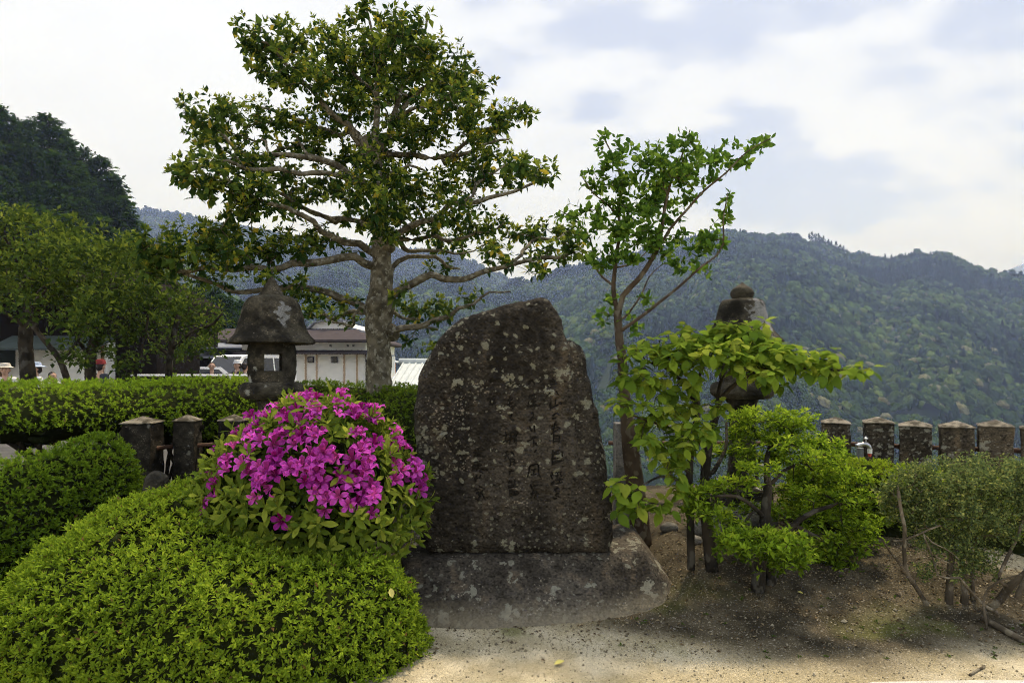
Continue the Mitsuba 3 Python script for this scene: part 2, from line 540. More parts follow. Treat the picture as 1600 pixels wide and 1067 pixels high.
# the garden's ground
mat('sandy_ground', lambda p, n, uv: ground_colour(p), 0.95, bump=lambda p, n, uv: fbm(p.x * 60, p.y * 60, p.z * 60, 3) * 0.7 + noise(p.x * 190, p.y * 190) * 0.5, bump_scale=0.009, spec=0.1)


def ground_colour(p):
    big = fbm(p.x * 1.1 + 4, p.y * 1.6, 0.3, 4)
    mid = fbm(p.x * 7, p.y * 7, 1.3, 4)
    grit = noise(p.x * 120, p.y * 120, 3.1)
    grit2 = noise(p.x * 260, p.y * 260, 5.1)
    sand = mix((0.36, 0.315, 0.205), (0.51, 0.455, 0.325), smoothstep(0.3, 0.7, mid))
    sand = mix(sand, (0.31, 0.26, 0.15), smoothstep(0.52, 0.72, big) * 0.6)
    earth = mix((0.034, 0.029, 0.019), (0.098, 0.083, 0.055), smoothstep(0.3, 0.7, mid))
    edge = p.y - 3.50 + 0.42 * (big - 0.5) * 2 + 0.16 * (mid - 0.5) + 0.22 * smoothstep(1.0, 1.9, p.x) - 0.25 * smoothstep(1.2, 0.3, p.x)
    shrubs = smoothstep(-0.10, 0.35, edge)
    path = smoothstep(4.2, 4.5, p.y) * smoothstep(3.2, 3.45, p.x)          # the trodden path behind the shrubs
    c = mix(sand, earth, shrubs * (1 - path))
    moss = smoothstep(0.55, 0.75, fbm(p.x * 2.4 + 9, p.y * 2.4, 2.2, 4)) * smoothstep(-0.3, 0.0, edge) * (1 - smoothstep(0.3, 0.9, edge))
    c = mix(c, (0.11, 0.12, 0.03), moss * 0.75)
    c = mix(c, (0.46, 0.43, 0.36), smoothstep(0.84, 0.92, grit) * 0.45)
    c = mix(c, (0.05, 0.042, 0.03), smoothstep(0.80, 0.9, grit2) * 0.55)
    return c * (0.55 + 0.6 * grit2 + 0.3 * grit)


gx = np.concatenate([np.linspace(-60, -6, 30), np.linspace(-5.8, -2.0, 60), np.linspace(-1.96, 4.5, 220), np.linspace(4.6, 12, 40)])
gy = np.concatenate([np.linspace(-25, 2.3, 25), np.linspace(2.35, 5.2, 130), np.linspace(5.3, 7.0, 30)])
GX, GY = np.meshgrid(gx, gy, indexing='ij')
g = grid_mesh(GX, GY, ground_h(GX, GY))
if g.face_normals[:, 2].mean() < 0:
    g.faces = g.faces[:, ::-1]
structure('garden_ground', g, 'sandy_ground')

mat('asphalt', lambda p, n, uv: mix((0.05, 0.05, 0.05), (0.10, 0.10, 0.095), fbm(p.x * 3, p.y * 3, 0, 4)), 1.0, spec=0.02)
cp = [(-75, 7.0), (-2.2, 7.0), (-7.5, 62), (-75, 62)]
cpm = trimesh.creation.extrude_polygon(Polygon(cp), 0.3, engine='earcut')
cpm.apply_translation([0, 0, -0.35])
structure('car_park', cpm, 'asphalt', smooth=False)

# ------------------------------------------------------------------ the woods on the mountains
rf = np.random.default_rng(5)


def crown_template(sub, seed, conifer=False):
    m = trimesh.creation.icosphere(subdivisions=sub, radius=1.0)
    v = np.array(m.vertices)
    if conifer:
        s = np.clip((v[:, 2] + 1) / 2, 0, 1)
        rr = 0.62 * (1 - s) ** 0.8 + 0.05
        nrm = np.linalg.norm(v[:, :2], axis=1) + 1e-6
        v = np.stack([v[:, 0] / nrm * rr * np.minimum(nrm * 3, 1), v[:, 1] / nrm * rr * np.minimum(nrm * 3, 1), s * 1.6 - 0.5], 1)
        v[:, :2] *= (0.7 + 0.6 * meshkit.noise(v * 4 + seed))[:, None]
    else:
        k = 0.60 + 0.75 * meshkit.noise(v * 1.9 + seed * 7.3) * (0.7 + 0.6 * meshkit.noise(v * 4.3 + seed))
        v = v * k[:, None]
        v[:, 2] = v[:, 2] * 0.78 + 0.12
    f = np.array(m.faces)
    keep = v[f].mean(1)[:, 2] > -0.32
    return v, f[keep]


fine = [crown_template(2, i) for i in range(5)] + [crown_template(2, 9 + i, True) for i in range(2)]
rough_ = [crown_template(1, i) for i in range(5)] + [crown_template(1, 9 + i, True) for i in range(2)]
PAL1 = np.array([[.020, .040, .013], [.034, .064, .018], [.058, .095, .024], [.105, .145, .034], [.17, .165, .08], [.014, .030, .014]])


def patch(kind, sub, seed, R=15.0):
    """a round piece of wood, thirty metres across, crowns of many sizes side by side"""
    r = np.random.default_rng(seed)
    pts, tries = [], 0
    while len(pts) < 88 and tries < 4000:
        tries += 1
        a, q = r.uniform(0, 6.28), R * math.sqrt(r.random())
        s = 2.15 * float(np.clip(math.exp(r.normal(0, 0.38)), 0.5, 2.4))
        if all((q * math.cos(a) - x) ** 2 + (q * math.sin(a) - y) ** 2 > (0.62 * (s + t)) ** 2 for x, y, t in pts):
            pts.append((q * math.cos(a), q * math.sin(a), s))
    vs, fs, cs, at = [], [], [], 0
    lib = fine if sub == 2 else rough_
    for x, y, s in pts:
        con = r.random() < CON[kind]
        v, f = lib[int(r.integers(5, 7)) if con else int(r.integers(0, 5))]
        a = r.uniform(0, 6.28)
        ca, sa = math.cos(a), math.sin(a)
        w = np.stack([(v[:, 0] * ca - v[:, 1] * sa) * s, (v[:, 0] * sa + v[:, 1] * ca) * s, v[:, 2] * s * r.uniform(0.8, 1.3) * (1.35 if con else 1)], 1)
        w += [x, y, s * 0.9 + r.uniform(0, 2.0) + (1.2 if con else 0)]
        q = r.random()
        c = PAL1[5] if con else PAL1[np.searchsorted(np.cumsum(MIX[kind]), q * 0.999)]
        vs.append(w)
        fs.append(f + at)
        at += len(v)
        cs.append(np.tile(c * r.uniform(0.7, 1.3), (len(v), 1)) * (0.5 + 1.0 * r.random((len(v), 1))))
    return mikit.ply(trimesh.Trimesh(np.vstack(vs), np.vstack(fs), process=False), 'far_leaves', smooth=True, color=np.vstack(cs))


scene['far_leaves'] = {'type': 'twosided', 'bsdf': {'type': 'bumpmap', 'tex': proc(lambda p, n, uv: fbm(p.x * 0.9, p.y * 0.9, p.z * 0.9, 3), 0.12), 'scale': 2.4, 'bsdf': {'type': 'diffuse', 'reflectance': VC}}}
CON = [0.03, 0.05, 0.05, 0.10, 0.45, 0.80]
MIX = [(.30, .40, .22, .06, .02), (.15, .35, .32, .13, .05), (.10, .25, .35, .22, .08), (.42, .40, .14, .03, .01), (.50, .38, .10, .02, 0), (.60, .36, .04, 0, 0)]
for kk in range(6):
    for sub in (1, 2):
        scene[f'wood_{kk}_{sub}'] = {'type': 'shapegroup', 'crowns': patch(kk, sub, 300 + kk + 10 * sub)}


def wood(name, u0, u1, y0, y1, fine_to, step, scale, seed, label):
    r = np.random.default_rng(seed)
    k0 = key(name)
    labels[k0] = {'kind': 'stuff', 'label': label, 'category': 'forest'}
    n = 0
    y = y0
    while y < y1:
        x = u0 * y + r.uniform(0, step)
        while x < u1 * y:
            px, py = x + r.uniform(-.3, .3) * step, y + r.uniform(-.3, .3) * step
            e = 6.0
            h0, hx, hy = (float(terrain_h(np.array([a]), np.array([b]))[0]) for a, b in ((px, py), (px + e, py), (px, py + e)))
            g = [float(np.clip((hx - h0) / e, -1.2, 1.2)), float(np.clip((hy - h0) / e, -1.2, 1.2))]
            tone = float(fbm2(np.array([px]), np.array([py]), 1 / 110, 52, 3)[0]) * 3.2 + 0.5 - 0.35 * (py - y0) / (y1 - y0) + r.normal(0, 0.16)
            kind = 5 if tone < 0.02 else 4 if tone < 0.14 else 3 if tone < 0.34 else 0 if tone < 0.52 else 1 if tone < 0.78 else 2
            a = r.uniform(0, 6.28)
            ca, sa = math.cos(a) * scale, math.sin(a) * scale
            M = np.array([[ca, -sa, 0, px], [sa, ca, 0, py], [g[0] * ca + g[1] * sa, -g[0] * sa + g[1] * ca, scale, h0 - 0.5], [0, 0, 0, 1.0]])
            n += 1
            scene[f'{k0}__{n:03d}'] = {'type': 'instance', 'group': {'type': 'ref', 'id': f'wood_{kind}_{2 if py < fine_to else 1}'}, 'to_world': T(M.tolist())}
            x += step
        y += step * 0.88


wood('mountain_forest', -0.16, 0.90, 272, 1090, 520, 25.5, 1.0, 1, 'dense mixed green forest covering the big mountain on the right')
wood('distant_forest', -0.72, 0.12, 420, 1470, 0, 36.0, 1.38, 2, 'hazy forest on the farther hill behind the spreading tree')

# the air of the valley: from just below the lowest ground to just above the highest ridge
z_lo, z_hi = float(ZZ.min()) - 1.0, float(ZZ.max()) + 14.0
HZ, HH = (z_lo + z_hi) / 2, (z_hi - z_lo) / 2
scene['no_surface'] = {'type': 'null'}
scene['haze'] = {'type': 'cube', 'to_world': T().translate([0, 3000, HZ]).scale([17000, 4400, HH]), 'bsdf': {'type': 'ref', 'id': 'no_surface'},
                 'interior': {'type': 'ref', 'id': 'haze_air'}}
labels['haze'] = {'kind': 'stuff', 'label': 'thin blue valley haze between the garden and the mountains', 'category': 'haze'}

# ------------------------------------------------------------------ stone
def stone_colour(p, seed, base=(0.050, 0.042, 0.032), light=(0.115, 0.098, 0.078), lichen=(0.33, 0.33, 0.27), amount=0.5, spots=5.0):
    q = p * 1.0 + seed
    a = fbm(q.x * 5, q.y * 5, q.z * 2.6, 4)
    b = fbm(q.x * 14, q.y * 14, q.z * 14, 3)
    g = noise(q.x * 150, q.y * 150, q.z * 150)
    g2 = noise(q.x * 75 + 5, q.y * 75, q.z * 75)
    c = mix(base, light, smoothstep(0.35, 0.68, 0.55 * a + 0.45 * b))
    c = mix(c, (0.24, 0.20, 0.15), smoothstep(0.70, 0.86, g * 0.55 + b * 0.5) * 0.75)
    c = c * (0.40 + 0.75 * g2 + 0.45 * g)
    wx, wz = q.x + 0.05 * (b - 0.5), q.z + 0.3 * q.y + 0.05 * (a - 0.5)
    d1, d2, r = voronoi(wx * spots, wz * spots)
    rad = (0.05 + 0.42 * r * r * r) * smoothstep(1.0 - amount - 0.10, 1.0 - amount + 0.15, noise(q.x * 3.2 + 7, q.y * 3.2, q.z * 3.2 + 3))
    spot = smoothstep(rad, rad * 0.5, d1 + 0.5 * (b - 0.5) + 0.3 * (g - 0.5)) * smoothstep(0.05, 0.09, rad)
    c = mix(c, mi.Color3f(lichen) * (0.75 + 0.45 * g), spot * 0.8)
    return c


def stone_mat(name, seed, rough=0.88, bump=0.008, **kw):
    mat(name, lambda p, n, uv: stone_colour(p, seed, **kw), rough,
        bump=lambda p, n, uv: fbm(p.x * 26, p.y * 26, p.z * 26, 4) * 1.3 + noise(p.x * 130, p.y * 130, p.z * 130) * 0.35, bump_scale=bump, spec=0.15, eps=2e-3)


def old_rock(name, seed, dark, mid, speck, lichen, patch=0.5, bump=0.02, dust=None):
    def f(p, n, uv):
        q = p * 1.0 + seed
        w = 0.03 * (noise(q.x * 16, q.y * 16, q.z * 16) - 0.5)
        broad = fbm(q.x * 2.6 + 1, q.y * 2.6, q.z * 1.3, 4)
        streak = fbm(q.x * 13 + w * 20, q.y * 13, q.z * 1.9, 3)
        fine = fbm(q.x * 30, q.y * 30, q.z * 30, 3)
        grain = noise(q.x * 95, q.y * 95, q.z * 95)
        grain2 = noise(q.x * 170 + 3, q.y * 170, q.z * 170)
        c = mix(dark, mid, smoothstep(0.28, 0.72, 0.45 * broad + 0.30 * streak + 0.25 * fine))
        c = mix(c, mi.Color3f(mid) * mi.Color3f(1.35, 1.12, 0.85), smoothstep(0.55, 0.75, streak) * 0.30)
        c = c * (0.25 + 1.1 * grain + 0.4 * grain2)
        dens = smoothstep(0.42, 0.75, fbm(q.x * 4 + 11, q.y * 4, q.z * 3, 3))
        c = mix(c, speck, smoothstep(0.80 - 0.20 * dens, 0.88 - 0.16 * dens, grain * 0.6 + fine * 0.4) * 0.75)
        c = mix(c, mi.Color3f(dark) * 0.5, smoothstep(0.70, 0.82, noise(q.x * 48 + 7, q.y * 48, q.z * 48)) * 0.6)
        for sc, lim, k in ((5.5, 0.30, 1.0), (13.0, 0.34, 0.85), (27.0, 0.36, 0.6)):
            d1, d2, r = voronoi(q.x * sc + (fine - 0.5) * 0.9, q.z * sc + 0.4 * q.y * sc + (streak - 0.5) * 0.6)
            field = smoothstep(0.62 - patch * 0.3, 0.75 - patch * 0.2, noise(q.x * 2.7 + sc, q.y * 2.7, q.z * 2.7) * 0.75 + 0.25 * r)
            rad = lim * r * field
            c = mix(c, mi.Color3f(lichen) * (0.55 + 0.5 * grain + 0.3 * fine), smoothstep(rad, rad * 0.55, d1 + (grain - 0.5) * 0.25 + (fine - 0.5) * 0.5) * smoothstep(0.06, 0.12, rad) * 0.85 * k)
        if dust:
            c = mix(c, (0.27, 0.235, 0.165), smoothstep(dust, 0.0, p.z + 0.05 * (fine - 0.5) + 0.06 * (broad - 0.5)) * (0.45 + 0.4 * grain))
        return c
    mat(name, f, 0.92, bump=lambda p, n, uv: fbm(p.x * 30, p.y * 30, p.z * 30, 4) + 0.5 * noise(p.x * 110, p.y * 110, p.z * 110), bump_scale=bump, spec=0.12, eps=2e-3)


old_rock('memorial_rock', 3.1, (0.014, 0.0125, 0.010), (0.074, 0.065, 0.051), (0.25, 0.22, 0.17), (0.25, 0.25, 0.19), 0.5)
old_rock('plinth_rock', 9.3, (0.024, 0.021, 0.017), (0.105, 0.094, 0.077), (0.33, 0.30, 0.24), (0.27, 0.27, 0.22), 0.4, dust=0.13)
stone_mat('lantern_stone', 1.7, amount=0.35, spots=7.0, bump=0.014, base=(0.022, 0.020, 0.016), light=(0.095, 0.085, 0.064), lichen=(0.28, 0.29, 0.26))
stone_mat('shaded_black_post_stone', 6.1, amount=0.45, spots=12.0, bump=0.014, base=(0.010, 0.009, 0.007), light=(0.045, 0.040, 0.030), lichen=(0.22, 0.22, 0.18))  # darker than the other posts: black stain plus shade put into the colour


def crusted(name, seed, centre, radius):
    """lantern stone with one big crust of white lichen"""
    def f(p, n, uv):
        c = stone_colour(p, seed, base=(0.016, 0.015, 0.012), light=(0.075, 0.068, 0.05), lichen=(0.30, 0.31, 0.28), amount=0.4, spots=8.0)
        d = dr.sqrt(dr.square(p.x - centre[0]) + dr.square(p.y - centre[1]) + dr.square((p.z - centre[2]) * 0.75)) / radius
        e = fbm(p.x * 26, p.y * 26, p.z * 26, 4)
        g = noise(p.x * 120, p.y * 120, p.z * 120)
        return mix(c, mi.Color3f(0.24, 0.245, 0.24) * (0.45 + 0.75 * g), smoothstep(1.0, 0.8, d + (e - 0.5) * 1.5))
    mat(name, f, 0.9, bump=lambda p, n, uv: fbm(p.x * 26, p.y * 26, p.z * 26, 4), bump_scale=0.014, spec=0.1, eps=2e-3)


crusted('lantern_stone_left', 1.7, (-1.76, 4.98, 1.97), 0.085)
crusted('lantern_stone_right', 2.9, (2.16, 5.52, 1.96), 0.135)
old_rock('post_stone', 5.2, (0.020, 0.017, 0.013), (0.115, 0.098, 0.072), (0.30, 0.27, 0.21), (0.30, 0.30, 0.25), 0.6)
stone_mat('grey_stone', 7.7, amount=0.35, spots=9.0, base=(0.10, 0.10, 0.09), light=(0.23, 0.22, 0.20), lichen=(0.4, 0.4, 0.36))
mat('cap_stone', lambda p, n, uv: mix((0.06, 0.054, 0.040), (0.23, 0.21, 0.17), smoothstep(0.35, 0.7, fbm(p.x * 22, p.y * 22, p.z * 22, 4))), 0.9, spec=0.1)
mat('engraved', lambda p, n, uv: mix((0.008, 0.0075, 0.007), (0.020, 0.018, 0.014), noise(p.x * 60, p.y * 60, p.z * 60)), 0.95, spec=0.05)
mat('pale_lichen', lambda p, n, uv: mix((0.22, 0.22, 0.18), (0.46, 0.46, 0.42), smoothstep(0.3, 0.7, fbm(p.x * 70, p.y * 70, p.z * 70, 3))), 0.95, spec=0.05)
mat('rusty_iron', lambda p, n, uv: mix((0.035, 0.02, 0.015), (0.12, 0.06, 0.035), fbm(p.x * 40, p.y * 40, p.z * 40, 3)), 0.7)

# the memorial stone: outline as surveyed, front face at a depth of about 4.25 m
SY = 4.25
OUT = [(668, 869), (657, 858), (650, 830), (647, 780), (646, 720), (645, 660), (645, 625), (650, 592), (659, 568), (672, 548), (684, 528), (700, 511), (718, 497), (745, 488),
       (775, 478), (803, 470), (830, 463), (850, 461), (860, 466), (870, 480), (879, 499), (884, 520), (889, 530), (903, 530), (913, 540), (919, 558), (923, 582), (929, 612),
       (936, 645), (944, 685), (951, 722), (957, 765), (961, 810), (960, 848), (952, 868)]
oxz = np.array([W(a, b, SY)[[0, 2]] for a, b in OUT])
poly = Polygon(oxz)
per = poly.exterior
bn = np.array([np.array(per.interpolate(s).coords[0]) for s in np.arange(0, per.length, 0.02)])
bn = bn + (meshkit.fbm(np.c_[bn * 9, bn[:, :1] * 0], 3, 5)[:, None] - 0.5) * 0.035
poly = Polygon(bn)

# the poem, read stroke by stroke from the stone: (scale, origin x, origin y, glyphs of strokes)
GLYPHS = [
    (9.7, 840, 580, [[[(238, 118), (262, 150)], [(222, 160), (292, 166)], [(200, 208), (250, 196), (302, 194)]],
                     [[(188, 330), (140, 380)], [(288, 308), (322, 362)]],
                     [[(195, 478), (206, 555), (322, 508)], [(275, 432), (270, 540)], [(360, 474), (362, 506)]],
                     [[(232, 715), (280, 712)], [(236, 672), (290, 638), (330, 668)]],
                     [[(220, 842), (302, 813)], [(222, 880), (312, 848)], [(266, 790), (230, 945)], [(212, 952), (342, 862)], [(300, 845), (346, 872)],
                      [(245, 960), (238, 1090)], [(250, 985), (330, 983), (322, 1090)], [(255, 1022), (322, 1020)], [(255, 1060), (322, 1058)]]]),
    (8.89, 840, 680, [[[(225, 245), (302, 205)], [(212, 215), (200, 412)], [(228, 262), (312, 250)], [(338, 228), (346, 292)], [(208, 332), (302, 310)], [(218, 372), (332, 345)], [(204, 398), (342, 350)]],
                      [[(200, 520), (216, 560)], [(188, 562), (206, 602)], [(195, 672), (228, 648)], [(248, 522), (332, 510)], [(254, 562), (302, 546)], [(282, 518), (274, 602)], [(318, 538), (332, 572)],
                       [(262, 622), (348, 610)], [(300, 600), (302, 662)], [(254, 672), (352, 648)]],
                      [[(278, 728), (234, 762), (268, 772)], [(292, 800), (252, 832), (302, 862)], [(238, 882), (264, 870)]]]),
    (5.93, 780, 560, [[[(286, 212), (276, 242)], [(308, 204), (326, 236)]],
                      [[(290, 350), (332, 335)], [(280, 360), (268, 452)], [(300, 376), (346, 364)], [(304, 406), (342, 400)], [(321, 370), (318, 436)], [(285, 446), (376, 432)]],
                      [[(298, 511), (322, 516)], [(314, 500), (318, 560)], [(288, 577), (310, 546), (352, 570)]],
                      [[(284, 640), (302, 676)], [(324, 630), (330, 682)]],
                      [[(264, 766), (336, 730)], [(318, 745), (322, 816)], [(336, 786), (346, 802)]],
                      [[(340, 850), (328, 866)]]]),
    (3.8125, 680, 540, [[[(565, 720), (549, 782)], [(563, 716), (611, 705), (615, 760), (628, 782)], [(574, 740), (602, 735)], [(588, 738), (588, 770)], [(573, 766), (602, 763)]],
                        [[(570, 828), (576, 852)], [(585, 836), (612, 828)]],
                        [[(571, 882), (601, 875), (591, 907)], [(583, 864), (574, 906)], [(605, 869), (616, 886)]],
                        [[(322, 214), (346, 209)], [(334, 204), (330, 226)]],
                        [[(314, 320), (356, 314)], [(329, 320), (324, 350)], [(350, 318), (350, 350)], [(324, 350), (350, 350)]]]),
    (5.93, 780, 560, [[[(72, 221), (122, 209)], [(100, 190), (106, 242)]],
                      [[(84, 396), (122, 380)], [(80, 431), (128, 410)], [(100, 368), (94, 440), (132, 460), (108, 476)]],
                      [[(116, 520), (99, 550), (137, 577)]],
                      [[(38, 717), (87, 700)], [(62, 680), (60, 762)], [(38, 772), (92, 755)], [(104, 700), (98, 790)], [(104, 692), (141, 680), (140, 782)], [(108, 722), (138, 715)], [(108, 747), (138, 740)],
                       [(150, 670), (155, 802)], [(154, 682), (171, 690), (157, 722)]],
                      [[(58, 871), (82, 860)], [(48, 902), (92, 885)], [(71, 860), (54, 932)], [(74, 900), (92, 932)], [(114, 870), (142, 897)], [(104, 930), (104, 987)], [(104, 934), (136, 930), (135, 987)], [(106, 958), (133, 955)]]]),
    (8.89, 720, 680, [[[(678, 501), (732, 494)], [(686, 508), (674, 547)]],
                      [[(663, 656), (692, 645)], [(658, 702), (762, 680)], [(668, 722), (782, 710)], [(700, 640), (722, 702)], [(750, 630), (738, 702)], [(680, 760), (685, 852)], [(680, 770), (711, 760), (710, 852)],
                       [(688, 802), (708, 800)], [(740, 760), (735, 822)], [(740, 770), (792, 765)], [(744, 796), (786, 790)], [(735, 822), (792, 815), (796, 800)]],
                      [[(215, 192), (267, 180)], [(178, 242), (202, 230)], [(231, 200), (178, 302)], [(205, 252), (262, 235)], [(240, 260), (282, 302)], [(218, 292), (272, 290)]],
                      [[(188, 382), (272, 355)], [(170, 430), (164, 502)], [(174, 430), (201, 425), (195, 502)], [(178, 462), (202, 455)], [(214, 432), (292, 415)], [(251, 398), (214, 502)], [(240, 450), (272, 492)], [(288, 470), (362, 490)], [(268, 510), (302, 527)]],
                      [[(216, 568), (204, 642)], [(188, 612), (242, 590)], [(271, 558), (259, 602)]],
                      [[(258, 709), (322, 731)], [(203, 762), (252, 750)], [(218, 802), (252, 785)], [(250, 822), (332, 738)], [(290, 798), (331, 892)], [(208, 880), (242, 902)], [(271, 838), (229, 892)]]]),
]
SW = 0.0042
glyphs = []
for sc_, ox, oy, gl in GLYPHS:
    for strokes in gl:
        glyphs.append([[W(ox + a / sc_, oy + b / sc_, SY)[[0, 2]] for a, b in st] for st in strokes])
rs = np.random.default_rng(11)
ribbons = []
for gidx, strokes in enumerate(glyphs):
    shp = []
    for st in strokes:
        q = catmull(np.c_[np.array(st), np.zeros(len(st))], 0.004)[:, :2]
        w = SW * rs.uniform(0.8, 1.35)
        tt = np.linspace(0, 1, len(q))
        for a, b, t in zip(q, q[1:], tt):
            shp.append(LineString([a, b]).buffer(w * (1.15 - 0.6 * t), quad_segs=3))
    ribbons.append(shapely.union_all(shp))
carved = shapely.union_all(ribbons)
shapely.prepare(carved)
groove = carved.buffer(0.0035)
shapely.prepare(groove)

PANEL = [W(a, b, SY)[[0, 2]] for a, b in ((729, 600), (891, 575), (891, 788), (729, 788))]
panel = Polygon(PANEL)
step_line = np.array([W(a, b, SY)[[0, 2]] for a, b in ((884, 522), (890, 560), (894, 600), (897, 650), (900, 720), (901, 800), (902, 880))])


def front_y(xz):
    """depth of the memorial stone's dressed face"""
    p3 = np.c_[xz[:, 0], np.zeros(len(xz)), xz[:, 1]]
    y = SY + (meshkit.fbm(p3 * 2.2, 4, 3) - 0.5) * 0.07 + (meshkit.fbm(p3 * 11, 4, 4) - 0.5) * 0.030 + (meshkit.noise(p3 * 60, 8) - 0.5) * 0.008 + (meshkit.fbm(p3 * 26, 3, 14) - 0.5) * 0.016
    y += 0.02 * (xz[:, 1] - 1.0)
    sx = np.interp(-xz[:, 1], -step_line[:, 1], step_line[:, 0])
    y += 0.035 * np.clip((xz[:, 0] - sx) / 0.02, 0, 1) * np.clip((xz[:, 1] - 0.6) / 0.6, 0, 1)
    return y


def signed_edge(xz, pg):
    pts = shapely.points(xz)
    return shapely.distance(pts, pg.exterior)


def rounded(xz, d, R):
    k = 1 - np.minimum(d / R, 1)
    return R * (1 - np.sqrt(np.maximum(1 - k ** 2, 0))) * 0.9


x0, z0, x1, z1 = poly.bounds
gxs, gzs = np.meshgrid(np.arange(x0, x1, 0.0055), np.arange(z0, z1, 0.0055))
pts = np.c_[gxs.ravel(), gzs.ravel()] + rs.uniform(-0.001, 0.001, (gxs.size, 2))
ins = shapely.contains(poly.buffer(-0.006), shapely.points(pts))
pts = pts[ins]


def face_mesh(pts, front):
    allp = np.vstack([bn, pts])
    tri = Delaunay(allp).simplices
    cen = allp[tri].mean(1)
    tri = tri[shapely.contains(poly, shapely.points(cen))]
    d = signed_edge(allp, poly)
    d[:len(bn)] = 0
    if front:
        y = front_y(allp) + rounded(allp, d, 0.11)
        pin = shapely.contains(panel, shapely.points(allp))
        pd = shapely.distance(shapely.points(allp), panel.exterior)
        y = y + np.where(pin, 0.005 * np.clip(pd / 0.008, 0, 1), 0)
        y = y + np.where(shapely.contains(groove, shapely.points(allp)), 0.006, 0)
        rim = y[:len(bn)].copy()
        return allp, tri, y, rim
    y = SY + 0.46 - rounded(allp, d, 0.16) + (meshkit.fbm(np.c_[allp * 5, allp[:, :1] * 0], 3, 9) - 0.5) * 0.06
    return allp, tri, y, None


fa, ft, fy, rim = face_mesh(pts, True)
ba, bt, by, _ = face_mesh(pts[::37], False)
by[:len(bn)] = np.maximum(by[:len(bn)], rim + 0.12)
fv, bv = np.c_[fa[:, 0], fy, fa[:, 1]], np.c_[ba[:, 0], by, ba[:, 1]]
nb = len(bn)
k = np.arange(nb)
ring = []
prev, vs = fv[:nb], [fv, bv]
mids = [fv[:nb] * (1 - t) + bv[:nb] * t + np.c_[np.zeros(nb), np.zeros(nb), np.zeros(nb)] for t in (0.33, 0.66)]
off = len(fv) + len(bv)
rows_ = [k] + [off + i * nb + k for i in range(2)] + [len(fv) + k]
side = []
for a, b in zip(rows_, rows_[1:]):
    a2, b2 = np.roll(a, -1), np.roll(b, -1)
    side += [np.stack([a, a2, b2], 1), np.stack([a, b2, b], 1)]
mv = np.vstack([fv, bv] + mids)
orient = lambda v, f, want: np.where((np.cross(v[f[:, 1]] - v[f[:, 0]], v[f[:, 2]] - v[f[:, 0]])[:, 1] * want > 0)[:, None], f, f[:, ::-1])
mf = np.vstack([orient(mv, ft, -1), orient(mv, bt + len(fv), 1)] + side)
stele = thing('memorial_stone', 'tall dark brown standing memorial stone engraved with columns of a brushed poem', 'memorial stone')
put('body', trimesh.Trimesh(mv, mf, process=False), 'memorial_rock', stele, smooth=True)
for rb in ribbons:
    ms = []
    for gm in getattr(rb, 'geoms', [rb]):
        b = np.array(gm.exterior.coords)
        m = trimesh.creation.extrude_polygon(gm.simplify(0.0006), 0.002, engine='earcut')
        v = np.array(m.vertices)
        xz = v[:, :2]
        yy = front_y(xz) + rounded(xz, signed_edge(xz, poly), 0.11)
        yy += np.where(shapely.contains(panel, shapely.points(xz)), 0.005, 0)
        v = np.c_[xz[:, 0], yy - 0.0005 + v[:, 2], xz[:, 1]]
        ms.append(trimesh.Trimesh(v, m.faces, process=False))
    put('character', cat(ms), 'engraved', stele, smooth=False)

# the low rock the memorial stands on
def rock(pts, r, edge, amp, freq, seed, smooth=4):
    m = m3.Manifold.batch_hull([m3.Manifold.sphere(q[3] if len(q) > 3 else r, 16).translate(list(map(float, q[:3]))) for q in pts])
    t = to_tri(m.refine_to_length(edge))
    t.merge_vertices()
    trimesh.smoothing.filter_taubin(t, iterations=smooth)
    v, n = np.array(t.vertices), np.array(t.vertex_normals)
    d = (meshkit.fbm(v * freq, 4, seed) - 0.5) * 2 * amp + (meshkit.fbm(v * freq * 6, 3, seed + 3) - 0.5) * amp * 0.5
    return trimesh.Trimesh(v + n * d[:, None], t.faces, process=False)


pl = thing('plinth_rock', 'broad low grey rock with pale specks lying under the standing memorial stone', 'rock')
put('rock', rock([(-0.80, 4.9, 0.20), (-0.66, 4.22, 0.215), (-0.62, 3.84, -0.05), (-0.1, 3.82, -0.06), (0.45, 3.87, -0.06), (0.95, 4.10, -0.05), (-0.64, 4.06, 0.12), (-0.1, 4.05, 0.125), (0.5, 4.08, 0.125), (1.06, 4.32, 0.02), (0.86, 4.33, 0.26), (0.55, 4.25, 0.215), (0.0, 4.20, 0.215), (0.9, 4.9, 0.27)],
                 0.055, 0.022, 0.028, 2.6, 4), 'plinth_rock', pl, smooth=True)

